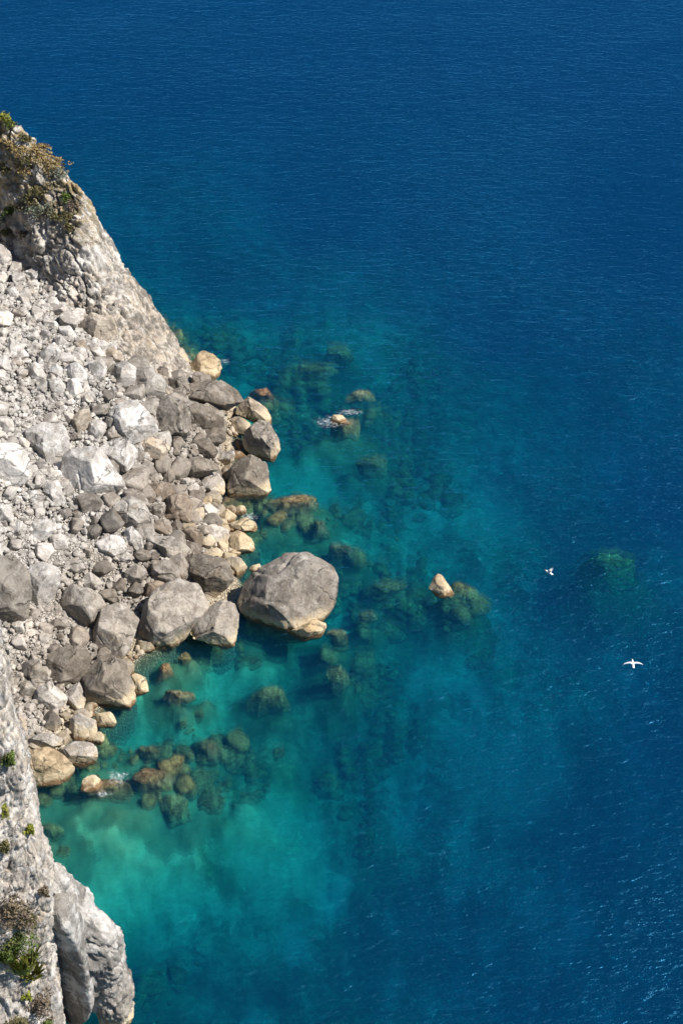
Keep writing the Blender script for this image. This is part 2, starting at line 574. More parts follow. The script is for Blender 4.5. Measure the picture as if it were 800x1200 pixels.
# ------------------------------------------------------------------ reef rocks under the surface
REEF = [  # px, py, half width, half height, depth of top, tint, label
    (342, 595, 44, 22, .22, (1.25, 1.0, .8), 'large brown weedy reef just under the water off the ochre shore rocks'),
    (365, 620, 26, 12, .7, (.75, .75, .7), 'dark weedy reef joined to the seaward end of the large brown reef'),
    (180, 911, 28, 14, .25, (1, .8, .7), 'dark brown sunken rock beside the foam in the cove'),
    (201, 946, 28, 18, 1.0, (1, 1.05, .8), 'olive sunken rock below the dark brown one in the cove'),
    (208, 815, 20, 8, .3, (1, .85, .75), 'thin brown sunken rock beside the cream pointed rock'),
    (192, 786, 13, 12, .2, (1.2, .75, .6), 'reddish sunken rock close to the cream pointed rock'),
    (216, 773, 12, 10, .3, (1.1, .85, .6), 'brown sunken rock beneath the big smooth grey boulder'),
    (172, 880, 20, 8, .6, (.9, .85, .75), 'slanting sunken rock between the oval rock and the dark brown one'),
    (246, 880, 15, 12, .8, (1, .85, .75), 'rounded brown sunken rock out in the middle of the cove'),
    (395, 796, 18, 16, 1.2, (1, .95, .8), 'brown sunken rock in deep water below the giant boulder'),
    (310, 462, 20, 8, .3, (1.35, .7, .6), 'reddish sunken reef beside the headland tip'),
    (425, 466, 20, 8, .5, (1.1, .95, .8), 'brown arm of reef running out from the foamy reef rock'),
    (405, 498, 34, 13, .5, (1.1, .8, .6), 'brown sunken base around the foamy reef rock'),
    (538, 693, 26, 13, .7, (1.1, 1, .7), 'olive sunken skirt beside the lone pointed orange rock'),
    (458, 690, 28, 11, 1.6, (1, 1, .8), 'greenish sunken rock between the giant boulder and the lone orange rock'),
    (394, 746, 18, 9, .7, (1, .85, .75), 'brown sunken rock at the seaward foot of the giant boulder'),
    (430, 722, 15, 7, 1.3, (1, .85, .75), 'small brown sunken rock off the side of the giant boulder'),
    (724, 664, 46, 20, 3.7, (1.2, 1.3, .9), 'wide pale green shoal in the open sea beside the bird on the water'),
    (312, 818, 26, 14, 1.2, (.95, 1, .8), 'weedy sunken rock far out in the cove'),
    (110, 868, 20, 12, .15, (1.3, 1.2, .9), 'flat sunken stone in the shallow green pool'),
    (120, 925, 40, 13, .3, (.9, .75, .6), 'brown sunken base under the round ochre rock awash'),
    (360, 432, 34, 9, 1.6, (1, 1, .8), 'brown sunken reef out beyond the headland tip'),
    (400, 412, 24, 8, 2.2, (1, 1, .8), 'deep brown sunken rock farthest beyond the headland tip'),
    (300, 735, 26, 10, .6, (1.1, 1.3, .8), 'green sunken stones just under the shadow of the giant boulder'),
    (400, 645, 22, 9, 1.2, (1, .8, .75), 'reddish brown sunken rock above the giant boulder'),
    (60, 975, 18, 10, .9, (.9, 1, .7), 'small olive sunken rock near the near cliff'),
    (440, 545, 26, 10, 2.0, (.8, .85, .7), 'dark sunken patch of rock beyond the yellow footed boulder'),
    (70, 1000, 20, 9, 1.2, (.9, 1, .7), 'second olive sunken rock near the near cliff'),
]
SHOAL = []
for _px, _py, _hw, _hh, _d, _t, _l in REEF:
    _d = min(_d, .5 + .45 * _d)
    _c = at_z(_px, _py, -_d)
    SHOAL.append((_c[0], _c[1], _hw * .047, _hh * .073, _d))


def SH_N(X, Y):
    sh = np.shape(X)
    p = np.stack([np.ravel(X) * .6, np.ravel(Y) * .6, np.ravel(X) * 0 + .5], 1)
    return fbm(p, 4, 123, .6).reshape(sh)


def seabed_h(X, Y):
    X = np.asarray(X, float)
    Y = np.asarray(Y, float)
    num = np.zeros(X.shape)
    den = np.zeros(X.shape)
    for x, y, d in DP:
        w = 1.0 / ((X - x) ** 2 + (Y - y) ** 2 + 9.0) ** 1.6
        num += w * d
        den += w
    d = num / den
    d = d * (1.0 + .19 * np.clip((d - 1.4) / 1.6, 0, 1))
    far = np.clip((np.hypot(X, Y - 85) - 55) / 60, 0, 1)
    d = d * (1 - far) + 10.5 * far
    s = -signed_dist(X, Y)
    d = np.minimum(d, .75 + 1.2 * np.maximum(s, 0))
    for x, y, rx, ry, dt in SHOAL:          # each reef stands on a shoal of its own
        q = np.sqrt(((X - x) / (rx + .3)) ** 2 + ((Y - y) / (ry + .3)) ** 2)
        q = q * (1 + .5 * SH_N(X, Y))
        k = np.clip((1.9 - q) / 1.6, 0, 1)
        k = k * k * (3 - 2 * k)
        d = d + (np.minimum(d, dt + .75 + .15 * d) - d) * k
    d = np.where(s < 0, .75 + .5 * s, d)
    return -d


def march(px, py, lift=0.0, floor=True):
    d = ray(px, py)
    t = np.linspace(40, 190, 1500)
    P = CAM + d * t[:, None]
    H = land_h(P[:, 0], P[:, 1])
    if floor:
        H = np.maximum(H, 0)
    below = np.nonzero(P[:, 2] - H - lift < 0)[0]
    k = below[0] if len(below) else len(t) - 1
    return P[k]


# near seabed: fine sheet; it continues outward as one coarse ring to the horizon
def axis(a, b, step, outs):
    c = list(np.arange(a, b + 1e-6, step))
    return np.array([-o for o in reversed(outs[0])] + c + list(outs[1]))


xs = np.concatenate([[-9000, -3000, -900, -300, -120, -70], np.arange(-42, 42.01, .3), [48, 60, 80, 120, 300, 900, 3000, 9000]])
ys = np.concatenate([[-9000, -3000, -900, -200, -40, 10, 28], np.arange(38, 150.01, .3), [160, 180, 220, 300, 600, 1500, 4000, 9000]])
GX, GY = np.meshgrid(xs, ys, indexing='ij')
gx, gy = GX.ravel(), GY.ravel()
gz = seabed_h(gx, gy)
P3 = np.stack([gx, gy, gz * 0], 1)
rel = fbm(P3 * .22, 5, 3) * .7 + np.maximum(0, fbm(P3 * .5, 4, 40)) * .9
near_shore = np.clip(-gz / 1.5, .2, 1)
d1, d2, cv = cells(P3 * np.array([.62, .62, 0]), 5)
boul = np.clip(.62 - d1, 0, 1) * (cv > .35) * 1.5
shelf = np.clip(1.25 - (-gz) / 7.0, 0, 1)
gz = gz + (rel + boul * shelf + .5 * fbm(P3 * 1.5, 4, 61, .6)) * near_shore * np.where(np.hypot(gx, gy - 85) < 90, 1, 0)
gz = np.where(signed_dist(gx, gy) < 0, np.minimum(gz, -.18), gz)
seabed = link('seabed', mesh_np('seabed', np.stack([gx, gy, gz], 1), grid_faces(len(xs), len(ys))), M_SEABED)
BED_X, BED_Y, BED_Z = xs, ys, gz.reshape(len(xs), len(ys))
weed_shade = np.zeros(len(gx))
for x, y, rx, ry, dt in SHOAL:
    q = np.sqrt(((gx - x) / (rx + .3)) ** 2 + ((gy - y) / (ry + .3)) ** 2) * (1 + .5 * SH_N(gx, gy))
    weed_shade = np.maximum(weed_shade, np.clip((1.9 - q) / 1.0, 0, 1))
sdv = signed_dist(gx, gy)
weed_shade = np.maximum(weed_shade, np.clip((5.5 - np.hypot(gx + 9.5, gy - 49.5)) / 2.5, 0, 1))  # painted shade: darkens the bed in the gap below spur and slab
weed_shade = np.maximum(weed_shade, .0 * np.clip(1 - (-sdv) / 3.0, 0, 1))
sd_at = np.zeros(len(gx))
for px, py, rad in ((90, 985, 4.2), (160, 1010, 3.2), (320, 985, 2.6), (350, 960, 1.5), (600, 846, 2.6), (640, 824, 1.8), (304, 1156, .9), (390, 545, 2.5), (560, 560, 3), (260, 800, 2.2), (225, 880, 2), (140, 860, 2), (215, 935, 2.4), (60, 945, 2.4), (160, 800, 1.6), (290, 770, 1.8), (330, 560, 2), (320, 420, 2)):
    c = at_z(px, py, -2.0)
    q = np.hypot(gx - c[0], (gy - c[1]) * .75) / rad * (1 + .6 * SH_N(gx, gy))
    sd_at = np.maximum(sd_at, np.clip(1.5 - q, 0, 1))
as_ = seabed.data.attributes.new('sand', 'FLOAT', 'POINT')
as_.data.foreach_set('value', sd_at.astype(np.float32))
at_ = seabed.data.attributes.new('weed', 'FLOAT', 'POINT')  # reef weed and the painted cliff-foot shade together
at_.data.foreach_set('value', weed_shade.astype(np.float32))
tag(seabed, kind='structure')

# the sea: one closed body of water
bm = bmesh.new()
bmesh.ops.create_cube(bm, size=1.0)
for v in bm.verts:
    v.co = (v.co.x * 17000, v.co.y * 17000, 0.0 if v.co.z > 0 else -60.0)
me = bpy.data.meshes.new('water')
bm.to_mesh(me)
bm.free()
water = tag(link('water', me, M_WATER), kind='structure')

# scree fan
xs = np.concatenate([[-300, -180, -110, -70, -52], np.arange(-44, -2.0, .16)])
ys = np.concatenate([[20, 35, 45], np.arange(52, 112, .16), [120, 128]])
GX, GY = np.meshgrid(xs, ys, indexing='ij')
gx, gy = GX.ravel(), GY.ravel()
gz = land_h(gx, gy)
P3 = np.stack([gx, gy, gz], 1)
d1, d2, cv = cells(P3 * 1.6, 9)
amp = np.where(gx > -46, 1, 0)
gz = gz + amp * (fbm(P3 * .5, 4, 77) * .35 + np.clip(.55 - d1, 0, 1) * .45 * cv - .06)
scree = link('scree_ground', mesh_np('scree_ground', np.stack([gx, gy, gz], 1), grid_faces(len(xs), len(ys))), M_SCREE)
tag(scree, kind='structure')


# ------------------------------------------------------------------ cliffs as lofted sheets
def loft(stations, nu, nv):
    """stations: list of equally long lists of 3-D points; smooth along, straight across"""
    S = np.array(stations, float)            # (ns, nr, 3)
    ns, nr, _ = S.shape

    def interp(A, n, ax):
        A = np.moveaxis(A, ax, 0)
        m = A.shape[0]
        t = np.linspace(0, m - 1, n)
        i = np.clip(t.astype(int), 0, m - 2)
        f = (t - i).reshape((-1,) + (1,) * (A.ndim - 1))
        p0, p1, p2, p3 = A[np.maximum(i - 1, 0)], A[i], A[i + 1], A[np.minimum(i + 2, m - 1)]
        B = .5 * (2 * p1 + (p2 - p0) * f + (2 * p0 - 5 * p1 + 4 * p2 - p3) * f ** 2 + (3 * p1 - p0 - 3 * p2 + p3) * f ** 3)
        B = .55 * B + .45 * (p1 * (1 - f) + p2 * f)
        return np.moveaxis(B, 0, ax)
    return interp(interp(S, nu, 0), nv, 1)


def grid_normals(G):
    du = np.gradient(G, axis=0)
    dv = np.gradient(G, axis=1)
    n = np.cross(du, dv)
    return n / (np.linalg.norm(n, axis=2, keepdims=True) + 1e-9)


def rough_rock(P, N, a_big, a_mid, a_fine, seed, along=(0, 0, 1), squeeze=.5, dens=1.5):
    """fractured rock: blocks and fissures drawn out along one direction"""
    a = np.array(along, float)
    a /= np.linalg.norm(a)
    M = np.eye(3) * dens
    M = M - np.outer(a, a) * dens * (1 - squeeze)
    Q = P @ M
    W = Q + .6 * np.stack([fbm(P * .5, 3, seed + 31), fbm(P * .5, 3, seed + 37), fbm(P * .5, 3, seed + 41)], 1)
    d1, d2, cv = cells(W * .36, seed)
    e = np.clip((d2 - d1) * 7, 0, 1)
    block = (cv - .5) * e - .25 * (1 - e)
    d1b, d2b, cvb = cells(W * 1.05, seed + 3)
    eb = np.clip((d2b - d1b) * 7, 0, 1)
    block2 = (cvb - .5) * eb - .3 * (1 - eb)
    fis = np.clip(1 - np.abs(perlin(W * .42, seed + 51)) * 13, 0, 1) + .6 * np.clip(1 - np.abs(perlin(W * 1.1, seed + 57)) * 9, 0, 1)
    bed = (P @ np.array([.25, -.35, .9])) * .8 + .9 * fbm(P * .35, 3, seed + 61)
    bed = bed - np.floor(bed)
    bed = bed * np.clip((1 - bed) * 8, 0, 1)
    disp = a_mid * .5 * bed - a_mid * .8 * fis + a_big * fbm(P * .2, 3, seed + 5) + a_mid * (block + .7 * fbm(Q * .5, 4, seed + 9, .6)) + a_fine * (.45 * block2 + 1.1 * fbm(Q * 1.7, 5, seed + 17, .62))
    return P + N * disp[:, None]


ridge_px = [(-420, -330, 117), (-200, -100, 110), (-60, 66, 106), (0, 133, 104.6), (32, 163, 103.8), (62, 190, 102.9), (92, 214, 102.0), (103, 240, 101.5), (128, 285, 100.9),
            (152, 318, 99.8), (178, 353, 99.2), (198, 392, 98.6), (212, 416, 98.1), (226, 431, 97.6), (240, 446, 96.8), (254, 462, 96)]
foot_px = [(-420, 150), (-200, 210), (-60, 262), (0, 288), (22, 306), (44, 326), (66, 346), (84, 364), (108, 386),
           (132, 408), (152, 424), (168, 440), (180, 450), (190, 458), (205, 464), (228, 470)]
st = []
for (rx, ry, yy), (fx, fy) in zip(ridge_px, foot_px):
    R = at_y(rx, ry, yy)
    R[2] = max(R[2], -1.5)
    Ft = march(fx, fy)
    deep = Ft + np.array([.6, -1.0, -2.6])
    up = R - Ft
    L = np.linalg.norm(up)
    out = np.array([.45, -.60, .35]) * L
    m1 = Ft + up * .22 + out * .06
    m2 = Ft + up * .50 + out * .11
    m3 = Ft + up * .78 + out * .08
    b1 = R + np.array([-.2, 1.8, -.35 * L])
    b2 = R + np.array([-.4, 4.2, -.9 * L - 2])
    b3 = np.array([R[0] - .5, R[1] + 8.0, -16.0])
    st.append([deep, Ft, m1, m2, m3, R, b1, b2, b3])
G = loft(st, 420, 260)
N = grid_normals(G)
flip = 1.0 if N[200, 90] @ np.array([.3, -.7, .6]) > 0 else -1.0
P = G.reshape(-1, 3)
NN = (N * flip).reshape(-1, 3)
P0 = P
P = rough_rock(P, NN, .75, .42, .28, 21, (.5, -.15, -.85), .25, 1.9)
calm = np.clip((P0[:, 0] + 19) / 6, 0, 1)[:, None]          # the seaward wall is smoother than the broken slope inland
P = P0 + (P - P0) * (1.0 - .2 * calm)
head = link('headland_terrain', mesh_np('headland_terrain', P, grid_faces(420, 260)), M_HEAD)
tag(head, kind='structure')
HEAD_G, HEAD_P, HEAD_N = G, P.reshape(G.shape), NN.reshape(G.shape)

# near cliff below the camera, at the lower edge of the picture
edge = [(-80, 560, 43.2), (-22, 720, 44.4), (2, 792, 45.0), (12, 846, 45.2), (27, 900, 45.4), (31, 945, 45.5), (44, 990, 45.6), (56, 1028, 45.7), (58, 1065, 45.8),
        (60, 1105, 45.9), (65, 1150, 46.0), (70, 1195, 46.0), (78, 1260, 46.1), (90, 1340, 46.2)]
st = []
for ex, ey, yy in edge:
    E = at_y(ex, ey, yy)
    b3 = np.array([E[0] - 2.5, E[1] + 9.0, -10.0]) + np.array([0, 0, .25 * E[2]])
    b2 = E + np.array([-.9, 4.5, -.30 * max(E[2], 2) - 2])
    b1 = E + np.array([-.15, 1.6, -.7])
    f1 = E + np.array([-.7, -.75, .35])
    f2 = E + np.array([-1.7, -1.5, 1.0])
    f3 = E + np.array([-4.0, -3.0, 2.2])
    f4 = E + np.array([-10.0, -7.0, 5.0])
    f5 = E + np.array([-34.0, -14.0, 14.0])
    st.append([b3, b2, b1, E, f1, f2, f3, f4, f5])
G = loft(st, 420, 300)
N = grid_normals(G)
flip = 1.0 if N[220, 130] @ np.array([.7, -.6, .3]) > 0 else -1.0
P = G.reshape(-1, 3)
NN = (N * flip).reshape(-1, 3)
P = rough_rock(P, NN, .30, .15, .15, 51, (.1, 0, 1), .4, 2.6)
cliff = link('cliff_terrain', mesh_np('cliff_terrain', P, grid_faces(420, 300)), M_CLIFF)
tag(cliff, kind='structure')
CLIFF_P, CLIFF_N = P.reshape(G.shape), NN.reshape(G.shape)


# ------------------------------------------------------------------ boulders
def polytope(normals, ds, sub, aniso, hard=14.0, amp=.04, seed=0, size=1.0, chip=.03, cuts=6, face=None):
    """star-shaped rounded polytope; returns verts, faces"""
    U, Fc = ico(sub)
    U = U @ aniso
    U = U / np.linalg.norm(U, axis=1)[:, None]
    c = U @ normals.T
    inv = np.maximum(c, 0) / ds[None, :]
    t = (inv ** hard).sum(1) ** (1.0 / hard)
    P = U / np.maximum(t, 1e-4)[:, None]
    Q = P / size
    off = seed * 13.37
    n = fbm(Q * 1.3 + off, 2, seed) * amp * 1.2
    P = P + U * (n * size * .6)[:, None]
    # broken faces: flat cuts across the corners
    r_ = np.random.default_rng(seed + 5000)
    for _ in range(cuts):
        v = r_.normal(size=3)
        v[2] = v[2] * .8 + .25
        v /= np.linalg.norm(v)
        if face is not None and abs(v @ face) < .5:      # keep the traced outline whole
            v = v - face * (v @ face) + face * r_.choice([-1, 1]) * r_.uniform(.6, 1.2)
            v /= np.linalg.norm(v)
        h = P @ v
        lim = h.max() * r_.uniform(.60, .86)
        P = P - np.maximum(0, h - lim)[:, None] * v * .94
    Q = P / size
    d1, d2, cv = cells(Q * 2.3 + off, seed + 2)
    e = np.clip((d2 - d1) * 9, 0, 1)
    fis = np.clip(1 - np.abs(perlin(Q * .9 + off, seed + 61)) * 22, 0, 1) * (perlin(Q * 1.1 + off, seed + 71) > -.05)
    n = ((cv - .5) * e - .35 * (1 - e)) * chip - .045 * fis + fbm(Q * 4 + off, 4, seed + 8, .62) * amp * .8
    P = P + U * (n * size)[:, None]
    return P, Fc


VB = -FV      # toward the camera


def shaped_rock(poly, seed, thick=.9, sub=4, hard=16.0, amp=.03, lift=.25, cuts=7, depth_at=None, chip=.03):
    """poly: convex outline in photograph pixels. A closed solid whose broadest section has that outline, standing on the ground there."""
    r_ = np.random.default_rng(seed)
    pts = np.array(poly, float)
    a = .5 * np.sum(pts[:, 0] * np.roll(pts[:, 1], -1) - np.roll(pts[:, 0], -1) * pts[:, 1])
    if a < 0:
        pts = pts[::-1]
        a = -a
    x, y = pts[:, 0], pts[:, 1]
    x2, y2 = np.roll(x, -1), np.roll(y, -1)
    cr = x * y2 - x2 * y
    cx, cy = ((x + x2) * cr).sum() / (6 * a), ((y + y2) * cr).sum() / (6 * a)
    size_px = math.sqrt(a)
    C = march(cx, cy)
    for _ in range(3):
        sz = size_px * depth(C) / F
        C = march(cx, cy, lift * sz) if depth_at is None else at_z(cx, cy, depth_at)
    k = depth(C) / F
    sz = size_px * k
    # picture axes -> metres about the centre
    q = np.stack([(pts[:, 0] - cx) * k, -(pts[:, 1] - cy) * k], 1)
    nor, ds = [], []
    m = len(q)
    for i in range(m):
        p1, p2 = q[i], q[(i + 1) % m]
        e = p2 - p1
        n2 = np.array([e[1], -e[0]])
        n2 /= np.linalg.norm(n2) + 1e-9
        if n2 @ p1 < 0:
            n2 = -n2
        d = max(n2 @ p1, .12 * sz) * 1.18
        for side in (1, -1):
            tau = math.radians(r_.uniform(12, 38)) * side
            w = math.cos(tau) * (RV * n2[0] + UV * n2[1]) + math.sin(tau) * VB
            nor.append(w)
            ds.append(d * math.cos(tau))
    th = thick * sz * .5
    for side in (1, -1):
        for j in range(3):
            v = VB * side + RV * r_.normal(0, .5) + UV * r_.normal(0, .5)
            v /= np.linalg.norm(v)
            nor.append(v)
            ds.append(th * r_.uniform(.72, 1.15))
    ext = q.max(0) - q.min(0)
    A = np.outer(RV, RV) * ext[0] + np.outer(UV, UV) * ext[1] + np.outer(VB, VB) * thick * sz
    A /= np.linalg.norm(A) / math.sqrt(3)
    P, Fc = polytope(np.array(nor), np.array(ds), sub, A, hard, amp, seed, sz, chip, cuts, VB)
    return C, P, Fc, sz


REG = {'A': (0, 380, 220 / 800), 'B': (0, 560, 220 / 800), 'C': (180, 380, 260 / 800), 'D': (180, 560, 260 / 800), 'E': (0, 740, 240 / 800),
       'G': (0, 270, 150 / 800), 'P': (0, 0, 1.0)}
TINT = {'w': (1.08, 1.08, 1.08), 'p': (1.0, .99, .98), 'g': (.74, .715, .68), 'd': (.50, .47, .43), 't': (.92, .83, .72), 'o': (1.0, .84, .6), 'b': (.62, .54, .46)}

